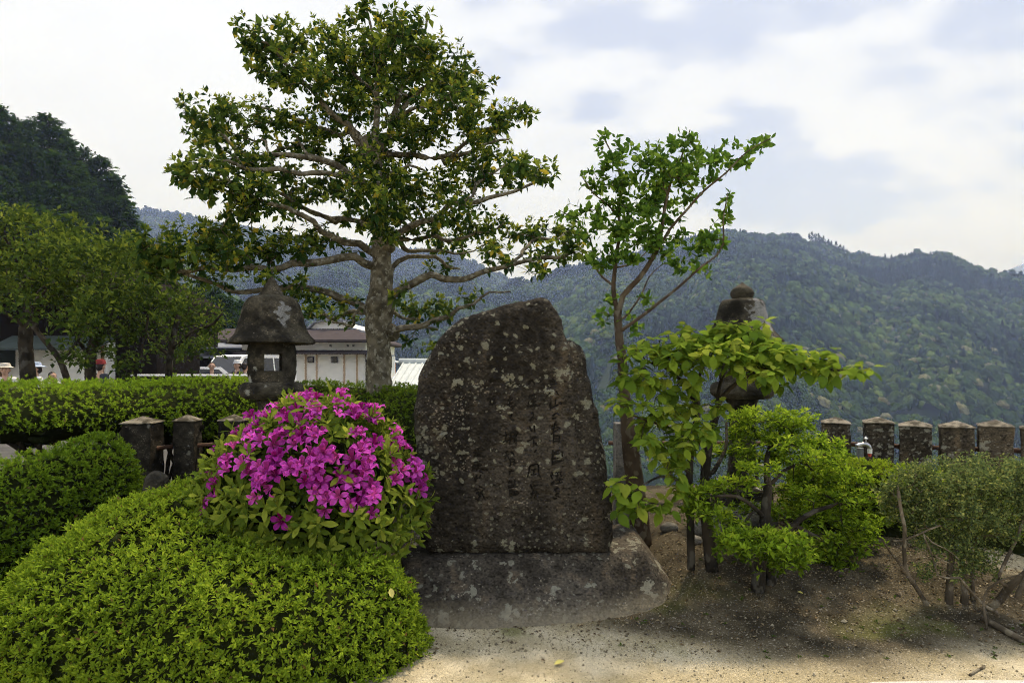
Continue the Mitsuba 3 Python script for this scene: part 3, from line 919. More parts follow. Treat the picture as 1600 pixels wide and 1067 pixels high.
# stone lanterns
def lantern(label, cx, cy, k, roof, window_turn, group_, stone):
    """k: metres per photograph pixel; profiles as radius and height above eye level in pixels"""
    t = thing('stone_lantern', label, 'stone lantern', group_)
    z = lambda v: EYE + v * k
    def lay(name, prof, n=40, poly_=None, seed=0, amp=0.010, label=None):
        pr = catmull(np.c_[np.array(prof, float), np.zeros(len(prof))], 4)[:, :2] if len(prof) > 3 else np.array(prof, float)
        pr = np.c_[np.maximum(pr[:, 0], 0.3) * k * (1.07 if poly_ else 1), z(pr[:, 1])]
        m = lathe(pr, n, (cx, cy, 0), poly_)
        v = np.array(m.vertices)
        dd = (meshkit.fbm(v * 9, 4, seed) - 0.5) * 2 * amp
        v[:, :2] += (v[:, :2] - [cx, cy]) / (np.linalg.norm(v[:, :2] - [cx, cy], axis=1, keepdims=True) + 0.02) * dd[:, None]
        v[:, 2] += dd * 0.5
        return put(name, trimesh.Trimesh(v, m.faces, process=False), stone, t, smooth=40, label=label)
    for nm, prof, pp in roof:
        lay(nm, prof, 48, pp, seed=len(nm))
    # fire box, hollow, with window openings
    o = lathe(np.c_[np.array([30, 34, 37, 38, 38, 36, 33]) * k, [z(v) for v in (38, 32, 20, 8, 0, -14, -27)]][::-1], 32)
    i_ = lathe(np.c_[np.array([22, 24, 24, 22]) * k, [z(v) for v in (34, 22, -10, -23)]][::-1], 24)
    mk = lambda m: m3.Manifold(m3.Mesh(np.array(m.vertices, np.float32), np.array(m.faces, np.uint32)))
    def solid(m):
        m = trimesh.Trimesh(m.vertices, m.faces)
        if m.volume < 0:
            m.invert()
        return mk(m)
    b = solid(o) - solid(i_)
    for a in (window_turn, window_turn + math.pi / 2):
        b = b - m3.Manifold.cube([26 * k, 120 * k, 27 * k], True).rotate([0, 0, math.degrees(a)]).translate([0, 0, z(4)])
    tm_ = to_tri(b.refine_to_length(0.03))
    tm_.apply_translation([cx, cy, 0])
    put('fire_box', tm_, stone, t, smooth=35)
    lay('platform', [(1, -27), (40, -27), (46, -31), (48, -38), (46, -47), (40, -52), (1, -52)], 40, None, 3)
    lay('shaft', [(1, -52), (24, -52), (22, -60), (20, -80), (20, -140), (23, -170), (26, -190), (1, -190)], 32, None, 5)
    lay('base', [(1, -186), (40, -188), (44, -200), (46, -215), (44, -260), (1, -262)], 32, (6, 0.8), 8)
    return t


ROOF_L = [('roof', [(1, 105), (24, 107), (34, 103), (40, 92), (44, 78), (48, 62), (53, 48), (61, 39), (62, 34), (54, 32), (40, 37), (1, 37)], (6, 0.2)),
          ('finial', [(21, 102), (18, 110), (12, 120), (6, 131), (1, 138)], None)]
lantern('dark stone lantern with pointed finial behind the purple azalea', -1.95, 5.2, 0.0052, ROOF_L, 0.42, 'stone lanterns', 'lantern_stone_left')
ROOF_R = [('roof', [(1, 101), (24, 102), (32, 97), (36, 83), (41, 65), (49, 49), (60, 38), (60, 35), (52, 33), (38, 38), (1, 38)], (6, 0.5)),
          ('finial', [(9, 98), (15, 103), (18, 110), (15, 118), (8, 123), (4, 126), (1, 129)], None)]
lr = lantern('stone lantern with round ball finial and white lichen behind the light green leaves', 2.05, 5.7, 0.0057, ROOF_R, 0.3, 'stone lanterns', 'lantern_stone_right')

# stone posts of the terrace fence, with iron rails
def post(label, x, y, w, h, rz, d=None, lift=0.0, group_='stone posts of the terrace fence', stone='post_stone'):
    t = thing('stone_post', label, 'stone post', group_)
    d = d or w
    m = m3.Manifold.batch_hull([m3.Manifold.sphere(0.008, 8).translate([a * (w / 2 - 0.008), b * (d / 2 - 0.008), c]) for a in (-1, 1) for b in (-1, 1) for c in (-0.4, h - 0.01)])
    tr = to_tri(m.refine_to_length(0.05))
    v = np.array(tr.vertices)
    n = np.array(tr.vertex_normals)
    v = v + n * ((meshkit.fbm(v * 8 + x * 3, 4, 2) - 0.5) * 0.03)[:, None]
    R = trimesh.transformations.rotation_matrix(rz, [0, 0, 1])
    tr = trimesh.Trimesh(v, tr.faces, process=False)
    tr.apply_transform(R)
    tr.apply_translation([x, y, lift])
    put('shaft', tr, stone, t, smooth=30)
    e = 0.003
    cap = m3.Manifold.batch_hull([m3.Manifold.sphere(0.006, 8).translate([a * (w / 2 + e), b * (d / 2 + e), h + 0.004]) for a in (-1, 1) for b in (-1, 1)] + [m3.Manifold.sphere(0.01, 8).translate([0, 0, h + 0.05])])
    cap = to_tri(cap.refine_to_length(0.04))
    v = np.array(cap.vertices)
    v = v + (meshkit.fbm(v * 12 + x, 3, 4) - 0.5)[:, None] * 0.012
    cap = trimesh.Trimesh(v, cap.faces, process=False)
    cap.apply_transform(R)
    cap.apply_translation([x, y, lift])
    put('cap', cap, 'cap_stone', t, smooth=25)
    return t


PR = [(1306, 6.25, 0.245), (1372, 6.15, 0.245), (1430, 6.0, 0.255), (1494, 5.9, 0.255), (1555, 5.8, 0.25), (1623, 5.7, 0.25), (1684, 5.6, 0.25)]
names = ['stone post farthest left of the right-hand row, beside the clipped azalea', 'stone post second from the left in the right-hand row, behind the water tap', 'stone post third from the left in the right-hand row', 'stone post fourth from the left in the right-hand row',
         'stone post fifth from the left in the right-hand row, near the picture edge', 'stone post cut off by the right edge of the photo', 'stone post just beyond the right edge of the photo']
prev = None
for i, (px, Y, w) in enumerate(PR[:6]):
    x = (px - 800) / 1000 * Y
    post(names[i], x, Y, w, 0.985 + 0.012 * math.sin(i * 1.9), -math.atan(x / Y) * 0.9 + 0.05 * math.sin(i * 2.3))
    if prev is not None:
        r = thing('iron_rail', ['rusty iron rail between the first and second right-hand posts', 'rusty iron rail between the second and third right-hand posts', 'rusty iron rail between the third and fourth right-hand posts',
                                'rusty iron rail between the fourth and fifth right-hand posts', 'rusty iron rail at the right edge of the photo'][i - 1], 'rail', 'iron rails between the stone posts')
        a, b = np.array([prev[0] + prev[2] / 2 - 0.02, prev[1], 0.78]), np.array([x - w / 2 + 0.02, Y, 0.78])
        put('bar', join([tube([a, (a + b) / 2, b], 0.022, 10)]), 'rusty_iron', r)
        put('collar', join([tube([b + [-0.035, 0, 0], b + [0.005, -0.0, 0]], 0.032, 10)]), 'rusty_iron', r)
    prev = (x, Y, w)
r = thing('iron_rail', 'rusty iron rail running left from the right-hand posts behind the shrubs', 'rail', 'iron rails between the stone posts')
put('bar', join([tube([(0.95, 6.3, 0.78), (2.0, 6.3, 0.78), (3.05, 6.25, 0.78)], 0.02, 8)]), 'rusty_iron', r)

PL = [((200, 5.75), 0.255, 'large blackened stone post left of the purple azalea', 1.03, 0.05), ((276, 5.95), 0.19, 'smaller blackened stone post right of the large one', 1.03, 0.08), ((346, 6.1), 0.22, 'stone post half hidden behind the left side of the purple azalea', 1.02, 0.05)]
pp = []
for (px, Y), w, lb, h, rz in PL:
    x = (px + w * 90 - 800) / 1000 * Y
    post(lb, x, Y, w, h, rz, stone='shaded_black_post_stone')
    pp.append((x, Y, w))
for (a, b), lb in zip(zip(pp, pp[1:]), ('short iron rail between the two blackened posts', 'iron rail in front of the pale stone slab on the left')):
    r = thing('iron_rail', lb, 'rail', 'iron rails between the stone posts')
    put('bar', join([tube([(a[0] + a[2] * 0.45, a[1], 0.80), (b[0] - b[2] * 0.45, b[1], 0.80)], 0.02, 8)]), 'rusty_iron', r)

slab = thing('stone_slab', 'pale streaked stone slab standing behind the iron rail on the left', 'stone slab')
put('slab', rock([(-3.2, 6.7, -0.2), (-2.75, 6.7, -0.2), (-3.2, 6.75, 0.98), (-2.75, 6.75, 1.0), (-3.2, 6.85, 0.9), (-2.75, 6.85, 0.9)], 0.03, 0.05, 0.02, 7, 6), 'post_stone', slab, smooth=True)
kn = thing('rounded_stone', 'small rounded grey stone showing above the clipped hedge', 'stone')
put('stone', rock([(-2.64, 4.75, 0.2, .1), (-2.64, 4.75, 0.68, 0.085), (-2.64, 4.75, 0.60, 0.095)], 0.08, 0.02, 0.008, 9, 7), 'lantern_stone', kn, smooth=True)
sq = thing('square_pillar', 'flat grey square stone pillar right behind the memorial stone', 'stone pillar')
put('pillar', to_tri(m3.Manifold.batch_hull([m3.Manifold.sphere(0.01, 8).translate([0.97 + a * 0.072, 5.55 + b * 0.07, c]) for a in (-1, 1) for b in (-1, 1) for c in (0.0, 1.04)]).refine_to_length(0.06)), 'grey_stone', sq, smooth=30)

# loose stones under the shrubs
for i, (px, py, Y, r_, lb) in enumerate([(1105, 832, 5.0, .10, 'rounded grey boulder between the two thin dark trunks'), (1085, 846, 4.75, .05, 'small pale stone by the left thin trunk'),
                                   (1138, 812, 5.2, .14, 'larger rounded stone under the right lantern'), (1045, 822, 5.1, .06, 'flat grey stone by the foot of the leaning trunk'), (1178, 800, 5.3, .16, 'dark round stone behind the cloud-pruned azalea')]):
    c = W(px, py, Y)
    gz = float(ground_h(np.array([c[0]]), np.array([c[1]]))[0])
    k_ = thing('boulder', lb, 'stone', 'loose stones under the shrubs')
    put('stone', rock([(c[0] - r_ * .6, c[1], gz + r_ * .3, r_ * .6), (c[0] + r_ * .6, c[1], gz + r_ * .35, r_ * .65), (c[0], c[1] + r_ * .3, gz + r_ * .5, r_ * .6)], r_ * .5, r_ * .3, r_ * .08, 6, i), 'grey_stone', k_, smooth=True)

# ------------------------------------------------------------------ bark
def bark(name, a, b, c, bump=0.006, f=9.0):
    mat(name, lambda p, n, uv: mix(mix(a, b, smoothstep(0.3, 0.7, fbm(p.x * f, p.y * f, p.z * f * 0.8, 4))), c, smoothstep(0.56, 0.68, fbm(p.x * f * 2.1 + 3, p.y * f * 2.1, p.z * f * 1.4, 3)) * 0.8), 0.9,
        bump=lambda p, n, uv: fbm(p.x * 50, p.y * 50, p.z * 22, 3), bump_scale=bump, spec=0.1, eps=2e-3)


bark('grey_bark', (0.075, 0.066, 0.045), (0.19, 0.17, 0.12), (0.30, 0.29, 0.235), 0.012, 19.0)
bark('dark_bark', (0.020, 0.018, 0.014), (0.055, 0.046, 0.034), (0.09, 0.085, 0.07))
bark('brown_bark', (0.055, 0.040, 0.027), (0.11, 0.085, 0.058), (0.17, 0.15, 0.11))
bark('twisted_bark', (0.060, 0.050, 0.036), (0.15, 0.125, 0.09), (0.24, 0.215, 0.16))
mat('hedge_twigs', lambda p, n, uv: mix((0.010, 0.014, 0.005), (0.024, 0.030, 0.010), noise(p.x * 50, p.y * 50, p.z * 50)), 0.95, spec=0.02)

LEAF = leaf_full()
LEAF_WIDE = leaf_full(w=0.60, droop=0.22, fold=0.10, seg=((0.0, 0.05), (0.15, 0.62), (0.38, 1.0), (0.66, 0.72), (0.86, 0.30), (1.0, 0.0)))
LEAF_AZ = leaf_full(w=0.36, droop=0.10, fold=0.12, seg=((0.0, 0.10), (0.35, 0.8), (0.62, 1.0), (0.85, 0.6), (1.0, 0.05)))
SMALL = leaf_small()
SMALL_ROUND = leaf_small(0.62, 0.15)


def in_front(p, nn):
    return nn @ np.array([0, -0.5, 1.0]) > -0.45


# ------------------------------------------------------------------ clipped hedges
def hedge(name, label, cat_, chains, spacing, length, k, palette, weights, tmpl, seed, parts=0, amp=0.03, group_=None, edge=0.08, elev=(25, 75), keep=in_front, freq=4.0, shell=0.75, layers=((0.0, 1.0), (-0.035, 0.8)), bsdf='leaf_glossy', stems=None, rough=0.035, core='hedge_twigs'):
    rng = np.random.default_rng(seed)
    t = thing(name, label, cat_, group_)
    hull = blob(chains, edge, 14, rough, 2.6, seed)
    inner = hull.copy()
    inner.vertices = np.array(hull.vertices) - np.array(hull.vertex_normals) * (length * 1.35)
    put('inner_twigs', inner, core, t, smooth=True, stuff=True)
    Ms, Ss = [], []
    for off, dens in layers:
        p, nn = surface_points(hull, spacing / math.sqrt(dens), rng, keep)
        p = clumped(p, nn, rng, amp, freq * 1.6, seed + 3) + nn * off
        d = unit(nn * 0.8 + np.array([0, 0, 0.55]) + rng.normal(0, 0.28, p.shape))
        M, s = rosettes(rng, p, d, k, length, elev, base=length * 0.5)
        Ms.append(M)
        Ss.append(s)
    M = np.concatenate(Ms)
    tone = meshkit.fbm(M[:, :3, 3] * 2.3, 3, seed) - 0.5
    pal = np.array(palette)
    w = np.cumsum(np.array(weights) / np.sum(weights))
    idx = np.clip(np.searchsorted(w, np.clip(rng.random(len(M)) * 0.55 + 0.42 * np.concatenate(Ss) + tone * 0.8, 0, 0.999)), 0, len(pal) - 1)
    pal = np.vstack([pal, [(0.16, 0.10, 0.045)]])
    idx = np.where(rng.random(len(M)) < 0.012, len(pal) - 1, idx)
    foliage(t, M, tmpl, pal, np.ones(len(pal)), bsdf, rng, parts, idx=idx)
    for s in stems or ():
        put('stem', trimesh.Trimesh(*tube(catmull(np.array(s, float)[:, :3], 0.08), 0.018, 6), process=False), 'dark_bark', t, smooth=True)
    return t


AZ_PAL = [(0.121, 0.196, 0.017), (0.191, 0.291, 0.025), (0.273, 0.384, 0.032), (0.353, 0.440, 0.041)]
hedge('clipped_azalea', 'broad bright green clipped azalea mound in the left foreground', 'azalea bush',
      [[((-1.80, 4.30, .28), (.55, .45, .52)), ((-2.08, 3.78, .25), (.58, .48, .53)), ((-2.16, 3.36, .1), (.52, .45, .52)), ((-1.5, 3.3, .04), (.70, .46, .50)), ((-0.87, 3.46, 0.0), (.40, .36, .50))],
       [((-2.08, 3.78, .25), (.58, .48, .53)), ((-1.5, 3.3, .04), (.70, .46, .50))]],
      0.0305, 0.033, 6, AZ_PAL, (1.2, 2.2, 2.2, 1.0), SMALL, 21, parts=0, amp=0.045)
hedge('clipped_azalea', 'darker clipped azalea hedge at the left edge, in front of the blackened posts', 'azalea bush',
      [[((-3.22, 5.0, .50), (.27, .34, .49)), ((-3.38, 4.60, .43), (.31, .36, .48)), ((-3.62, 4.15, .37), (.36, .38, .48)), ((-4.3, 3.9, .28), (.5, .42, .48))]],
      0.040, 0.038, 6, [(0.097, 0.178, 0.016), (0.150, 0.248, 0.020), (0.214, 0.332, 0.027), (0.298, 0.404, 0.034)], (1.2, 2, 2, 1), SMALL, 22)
YEW = [(0.112, 0.193, 0.018), (0.189, 0.307, 0.026), (0.277, 0.417, 0.033), (0.365, 0.476, 0.042)]
hedge('clipped_hedge', 'long flat-topped clipped hedge in front of the car park on the left', 'hedge',
      [[((-6.2, 5.4, 1.07), (.7, .7, .30)), ((-4.5, 5.75, 1.10), (.75, .75, .28)), ((-3.6, 6.4, 1.09), (.6, .6, .29)), ((-3.0, 6.9, 0.95), (.42, .5, .46))]],
      0.046, 0.030, 7, YEW, (1.0, 2, 2, 1), SMALL, 23, amp=0.05, layers=((0, 1.0), (-0.03, 0.8)),
      stems=[[(x + a, y, 0), (x + a * .5, y - .05, .3), (x, y - .1, .75), (x - a, y - .2, 1.0)] for x, y, a in ((-5.0, 5.5, .2), (-4.6, 5.3, -.25), (-4.25, 5.7, .3), (-4.0, 6.0, -.2), (-3.7, 6.1, .25), (-5.5, 5.3, -.2), (-3.4, 6.5, -.2), (-5.2, 5.9, .3))] + [[(x, y, 0), (x + dx * .4, y + .05, .35), (x + dx, y - .1, .72), (x + dx * 1.8, y - .2, 0.98)] for x, y, dx in [(-5.9 + 0.085 * i, 5.15 + 0.03 * i + 0.35 * ((i * 37) % 10) / 10, 0.35 * (((i * 53) % 11) / 5 - 1)) for i in range(32)]])
hedge('clipped_hedge', 'lower clipped hedge between the left lantern and the memorial stone', 'hedge',
      [[((-2.05, 6.45, .85), (.45, .42, .52)), ((-1.25, 6.3, .85), (.5, .45, .50)), ((-0.80, 5.65, .82), (.42, .38, .50))]],
      0.046, 0.030, 7, [(0.071, 0.128, 0.016), (0.121, 0.197, 0.020), (0.179, 0.274, 0.027), (0.239, 0.316, 0.034)], (1.2, 2, 1.8, .7), SMALL, 24)
hedge('clipped_azalea', 'yellow-green azalea bush behind the twisted grey shrub on the right', 'azalea bush',
      [[((2.62, 5.3, .36), (.36, .35, .42)), ((3.4, 5.0, .27), (.5, .35, .42)), ((3.75, 4.75, .30), (.28, .3, .36))]],
      0.042, 0.040, 6, [(0.111, 0.174, 0.014), (0.207, 0.299, 0.022), (0.286, 0.386, 0.030), (0.365, 0.441, 0.042)], (1, 2, 2, 1), SMALL, 25, keep=lambda p, nn: in_front(p, nn) & (p[:, 2] > 0.32))

# ------------------------------------------------------------------ the flowering azalea
rz = np.random.default_rng(31)
az = thing('flowering_azalea', 'round azalea in full bloom with magenta purple flowers, left of the memorial stone', 'azalea bush')
ac = W(488, 752, 3.95)
ahull = blob([[((ac[0] - .12, ac[1], ac[2] - .10), (.50, .46, .46)), ((ac[0] + .05, ac[1] - .02, ac[2] + .02), (.46, .44, .46)), ((ac[0] + .22, ac[1] + .02, ac[2] - .13), (.42, .44, .43))]], 0.06, 10, 0.05, 3.2, 4)
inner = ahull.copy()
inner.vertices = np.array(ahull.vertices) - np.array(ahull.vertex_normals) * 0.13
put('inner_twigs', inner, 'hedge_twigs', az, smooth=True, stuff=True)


def azalea_flower(seed):
    """five ruffled petals opening from a funnel, with stamens; unit radius, facing +z"""
    r = np.random.default_rng(seed)
    vs, fs, cs, at = [], [], [], 0
    for k in range(5):
        a = k * 2 * math.pi / 5 + r.normal(0, 0.06)
        L = r.uniform(0.88, 1.08)
        prof = [(0.05, -0.60, 0.05), (0.26, -0.22, 0.16), (0.50, 0.05, 0.27), (0.80, 0.16 + r.normal(0, .05), 0.31), (1.02, 0.06 + r.normal(0, .08), 0.19), (1.18, -0.08, 0.015)]
        v, c = [], []
        for j, (rad, z, hw) in enumerate(prof):
            for s in (-1, -0.5, 0, 0.5, 1):
                zz = z + 0.07 * abs(s) * j / 2.5 - 0.05 * (abs(s) == 0.5) * j / 3 + r.normal(0, 0.012) * j
                x, y = rad * L - 0.06 * abs(s) * (j > 2), hw * s * L
                v.append((x * math.cos(a) - y * math.sin(a), x * math.sin(a) + y * math.cos(a), zz))
                deep = np.array((0.34, 0.010, 0.20)) if (k == 0 and j < 4) or j < 2 else np.array((0.52, 0.050, 0.46))
                c.append(deep * (1 + 0.35 * (j >= 4)) * (1 - 0.16 * (s == 0)))
        f = []
        for j in range(len(prof) - 1):
            for i in range(4):
                p = 5 * j + i
                f += [(p, p + 5, p + 6), (p, p + 6, p + 1)]
        vs.append(np.array(v))
        fs.append(np.array(f) + at)
        cs.append(np.array(c))
        at += len(v)
    for k in range(5):
        a = r.uniform(0, 6.28)
        v, f = tube([(0, 0, -0.4), (0.10 * math.cos(a), 0.10 * math.sin(a), 0.05), (0.2 * math.cos(a), 0.2 * math.sin(a), 0.36)], [0.016, 0.014, 0.024], 4)
        vs.append(v)
        fs.append(f + at)
        cs.append(np.tile([0.62, 0.10, 0.42], (len(v), 1)))
        at += len(v)
    return np.vstack(vs), np.vstack(fs), np.vstack(cs)


fl = []
for s in range(4):
    v, f, c = azalea_flower(s)
    g = f'azalea_flower_kind_{s}'
    scene[g] = {'type': 'shapegroup', 'bloom': mikit.ply(trimesh.Trimesh(v, f, process=False), 'petal', smooth=True, color=np.clip(c * (0.72 + 0.22 * s) + 0.022 * s, 0, 0.95))}
    fl.append(g)
# where the photograph shows blooms, in clusters: (px, py, radius of the cluster in px, blooms)
BLOOM = [(538, 620, 12, 2), (548, 652, 22, 5), (470, 632, 22, 5), (500, 645, 22, 6), (505, 672, 26, 7), (585, 640, 20, 5), (565, 665, 22, 5), (455, 680, 26, 6), (430, 690, 26, 6), (485, 700, 24, 5),
         (420, 650, 14, 3), (395, 665, 18, 4), (385, 685, 16, 3), (345, 712, 20, 4), (370, 722, 20, 4), (390, 745, 18, 3), (340, 752, 14, 3), (335, 785, 10, 2), (440, 715, 30, 6), (455, 735, 30, 6), (490, 728, 22, 4),
         (515, 718, 22, 4), (530, 740, 22, 5), (550, 705, 20, 3), (610, 685, 18, 4), (615, 715, 20, 5), (630, 725, 20, 5), (640, 740, 16, 4), (622, 752, 20, 5), (560, 725, 20, 4), (580, 740, 20, 3), (500, 752, 20, 3),
         (540, 765, 20, 4), (560, 760, 20, 3), (475, 765, 20, 3), (505, 778, 18, 2), (430, 762, 24, 4), (440, 745, 20, 3), (538, 790, 16, 3), (562, 782, 16, 3), (582, 765, 20, 4), (412, 758, 14, 2), (438, 815, 8, 1), (578, 795, 12, 2), (648, 755, 12, 3), (570, 690, 14, 2), (655, 748, 6, 1), (605, 700, 10, 2)]
ro = trimesh.ray.ray_triangle.RayMeshIntersector(ahull)
orig, dirs, size = [], [], []
for px, py, rr, n in BLOOM:
    for _ in range(max(1, int(round(n * 0.85)))):
        a, q = rz.uniform(0, 6.28), rr * 1.12 * math.sqrt(rz.random())
        d = W(px + q * math.cos(a), py + q * math.sin(a), 4.0) - [0, 0, EYE]
        orig.append([0, 0, EYE])
        dirs.append(unit(d))
orig, dirs = np.array(orig, float), np.array(dirs)
loc, ir, it = ro.intersects_location(orig, dirs, multiple_hits=False)
bl_p, bl_n = loc, ahull.face_normals[it]
miss = np.setdiff1d(np.arange(len(dirs)), ir)
if len(miss):                                  # a bloom past the outline sits on the nearest shoot
    q = orig[miss] + dirs[miss] * (3.95 / dirs[miss][:, 1:2])
    cp, _, ti = trimesh.proximity.closest_point(ahull, q)
    bl_p, bl_n = np.vstack([bl_p, cp * 0.45 + q * 0.55]), np.vstack([bl_n, ahull.face_normals[ti]])
for i in range(len(bl_p)):
    d = unit(bl_n[i] * 0.7 + np.array([0, -0.25, 0.30]) + rz.normal(0, 0.40, 3))
    up = np.array([0, 0, 1.0])
    x = unit(up - d * (up @ d))
    y = np.cross(d, x)
    s = 0.051 * rz.uniform(0.80, 1.15)
    M = np.eye(4)
    M[:3, 0], M[:3, 1], M[:3, 2], M[:3, 3] = x * s, y * s, d * s, bl_p[i] + d * rz.uniform(0.03, 0.075)
    scene[key(f'{az}__flower')] = {'type': 'instance', 'group': {'type': 'ref', 'id': fl[int(rz.integers(0, 4))]}, 'to_world': T(M.tolist())}
p, nn = surface_points(ahull, 0.066, rz, in_front)
far = np.array([np.min(np.sum((bl_p - q) ** 2, 1)) for q in p]) ** 0.5
low = p[:, 2] < ac[2] - 0.10
k_ = (far > 0.05) | low
p, nn = p[k_], nn[k_]
d = unit(nn * 0.8 + np.array([0, -0.1, 0.45]) + rz.normal(0, 0.25, p.shape))
M1, s1 = rosettes(rz, p + nn * rz.uniform(-0.02, 0.06, (len(p), 1)), d, 7, 0.088, (-5, 62), base=0.035)
p2, n2 = surface_points(ahull, 0.075, rz, in_front)
M2, _ = rosettes(rz, p2 - n2 * 0.06, unit(n2 + rz.normal(0, 0.3, n2.shape)), 6, 0.075, (0, 60), base=0.03)
M = np.concatenate([M1, M2])
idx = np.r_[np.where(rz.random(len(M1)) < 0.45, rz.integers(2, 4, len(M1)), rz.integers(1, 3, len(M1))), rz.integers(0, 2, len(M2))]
foliage(az, M, LEAF_AZ, [(0.062, 0.108, 0.017), (0.117, 0.180, 0.024), (0.195, 0.266, 0.034), (0.312, 0.374, 0.054)], (1, 1, 1, 1), 'leaf_soft', rz, 300, idx=idx)

# ------------------------------------------------------------------ the spreading evergreen tree
rt = np.random.default_rng(41)
TY = 6.2
tr = Plant(TY, rt, 0.07)
tr.limb([(594, 640), (592, 600), (592, 560), (591, 520), (594, 480), (597, 440), (596, 405), (595, 375), (594, 340), (592, 300), (589, 250), (586, 215), (589, 180), (588, 120), (583, 60), (573, 15)], 42, 4, 'trunk')
n_ = len(tr.rad)
zz = np.array(tr.pos)[:, 2]
ky = 570 - (zz - EYE) / TY * 1000                 # the trunk's width follows the photograph
tr.rad = list(np.interp(ky, [10, 60, 120, 200, 225, 250, 300, 345, 375, 400, 440, 478, 500, 530, 560, 610], [3, 5, 7, 11, 17, 13, 14, 18, 29, 30, 33, 46, 41, 37, 37, 42]) / 2000 * TY)
LIMBS = [
    ([(578, 485), (549, 470), (515, 456), (483, 453), (444, 452), (410, 451), (378, 452), (347, 447), (318, 439), (292, 431), (273, 423)], 13, 4, -.9),
    ([(582, 415), (570, 410), (552, 400), (533, 398), (515, 406), (483, 410), (457, 410), (426, 421), (399, 422), (368, 422), (326, 423), (287, 424), (250, 412), (222, 396)], 14, 4, -1.0),
    ([(583, 395), (562, 379), (538, 378), (515, 365), (494, 352), (475, 342), (449, 325), (431, 318), (400, 310), (365, 300)], 12, 4, -1.2),
    ([(585, 352), (567, 347), (541, 344), (510, 344), (475, 330), (440, 322)], 10, 4, .7),
    ([(512, 340), (486, 329), (462, 316), (436, 300), (410, 287), (380, 275), (340, 262)], 8, 3, -.5),
    ([(578, 225), (568, 222), (548, 194), (525, 183), (503, 166), (486, 143), (464, 118), (444, 98), (425, 80), (400, 66)], 12, 3, -.5),
    ([(580, 228), (562, 225), (545, 209), (531, 209), (515, 205), (480, 195), (440, 182), (400, 172)], 10, 3, .5),
    ([(590, 300), (580, 292), (559, 281), (517, 259), (489, 250), (469, 247), (430, 242), (407, 245), (371, 236), (343, 208), (310, 190), (285, 180)], 12, 3, -.6),
    ([(497, 253), (475, 233), (458, 214)], 6, 3, .2),
    ([(430, 241), (407, 219), (382, 214)], 5, 3, .3),
    ([(590, 305), (576, 292), (517, 273), (464, 273), (419, 264), (370, 262), (320, 255), (285, 265)], 11, 3, -1.1),
    ([(575, 490), (567, 489), (552, 486), (520, 498), (502, 495), (470, 494)], 9, 3, .8),
    ([(552, 492), (546, 505), (523, 502)], 5, 3, .4),
    ([(605, 430), (609, 423), (622, 407), (649, 398), (675, 405), (701, 418), (722, 424)], 10, 4, .6),
    ([(608, 470), (620, 457), (649, 442), (683, 431), (717, 431), (754, 430), (780, 421), (806, 414), (832, 407), (859, 400), (898, 392)], 14, 4, -.6),
    ([(815, 412), (819, 400), (832, 384), (859, 375), (880, 365), (900, 352)], 6, 2, .3),
    ([(601, 381), (622, 382), (643, 392), (670, 393), (700, 395), (740, 390)], 10, 3, 1.0),
    ([(600, 378), (622, 363), (641, 355), (664, 347), (683, 344), (701, 323), (738, 320), (764, 310), (793, 300), (832, 289), (859, 279)], 12, 3, -.4),
    ([(738, 320), (745, 300), (759, 289), (775, 271), (790, 255)], 6, 3, .3),
    ([(602, 385), (617, 376), (638, 371), (675, 372), (706, 376), (745, 365), (790, 348)], 9, 3, .4),
    ([(604, 520), (630, 515), (657, 510), (675, 502), (701, 494), (717, 481), (754, 468), (796, 451)], 12, 2, -.5),
    ([(640, 513), (649, 515), (685, 515)], 6, 4, .3),
    ([(608, 492), (628, 497), (654, 504)], 7, 3, .5),
    ([(590, 222), (612, 239), (640, 239), (691, 242), (739, 239), (767, 225), (795, 216)], 12, 3, .5),
    ([(591, 262), (596, 240), (606, 210), (617, 180), (620, 150), (640, 110), (660, 60), (668, 22)], 12, 3, .3),
    ([(615, 187), (623, 180), (640, 166), (677, 159), (710, 150)], 7, 3, -.6),
    ([(587, 166), (605, 160), (637, 152)], 6, 3, -.5),
    ([(592, 285), (605, 280), (623, 270), (640, 261), (660, 259)], 6, 3, -.4),
    ([(617, 182), (660, 140), (700, 120), (730, 100)], 7, 3, .2),
    ([(691, 242), (715, 222), (740, 200), (780, 185), (805, 170)], 7, 3, -.3),
    ([(588, 150), (560, 120), (530, 90), (500, 70)], 7, 3, .6), ([(588, 120), (600, 85), (612, 50)], 6, 3, -.6)]
for pts, w0, w1, dy in LIMBS:
    tr.limb(pts, w0, w1, 'limb', y=(TY, TY + dy), wob=0.10)
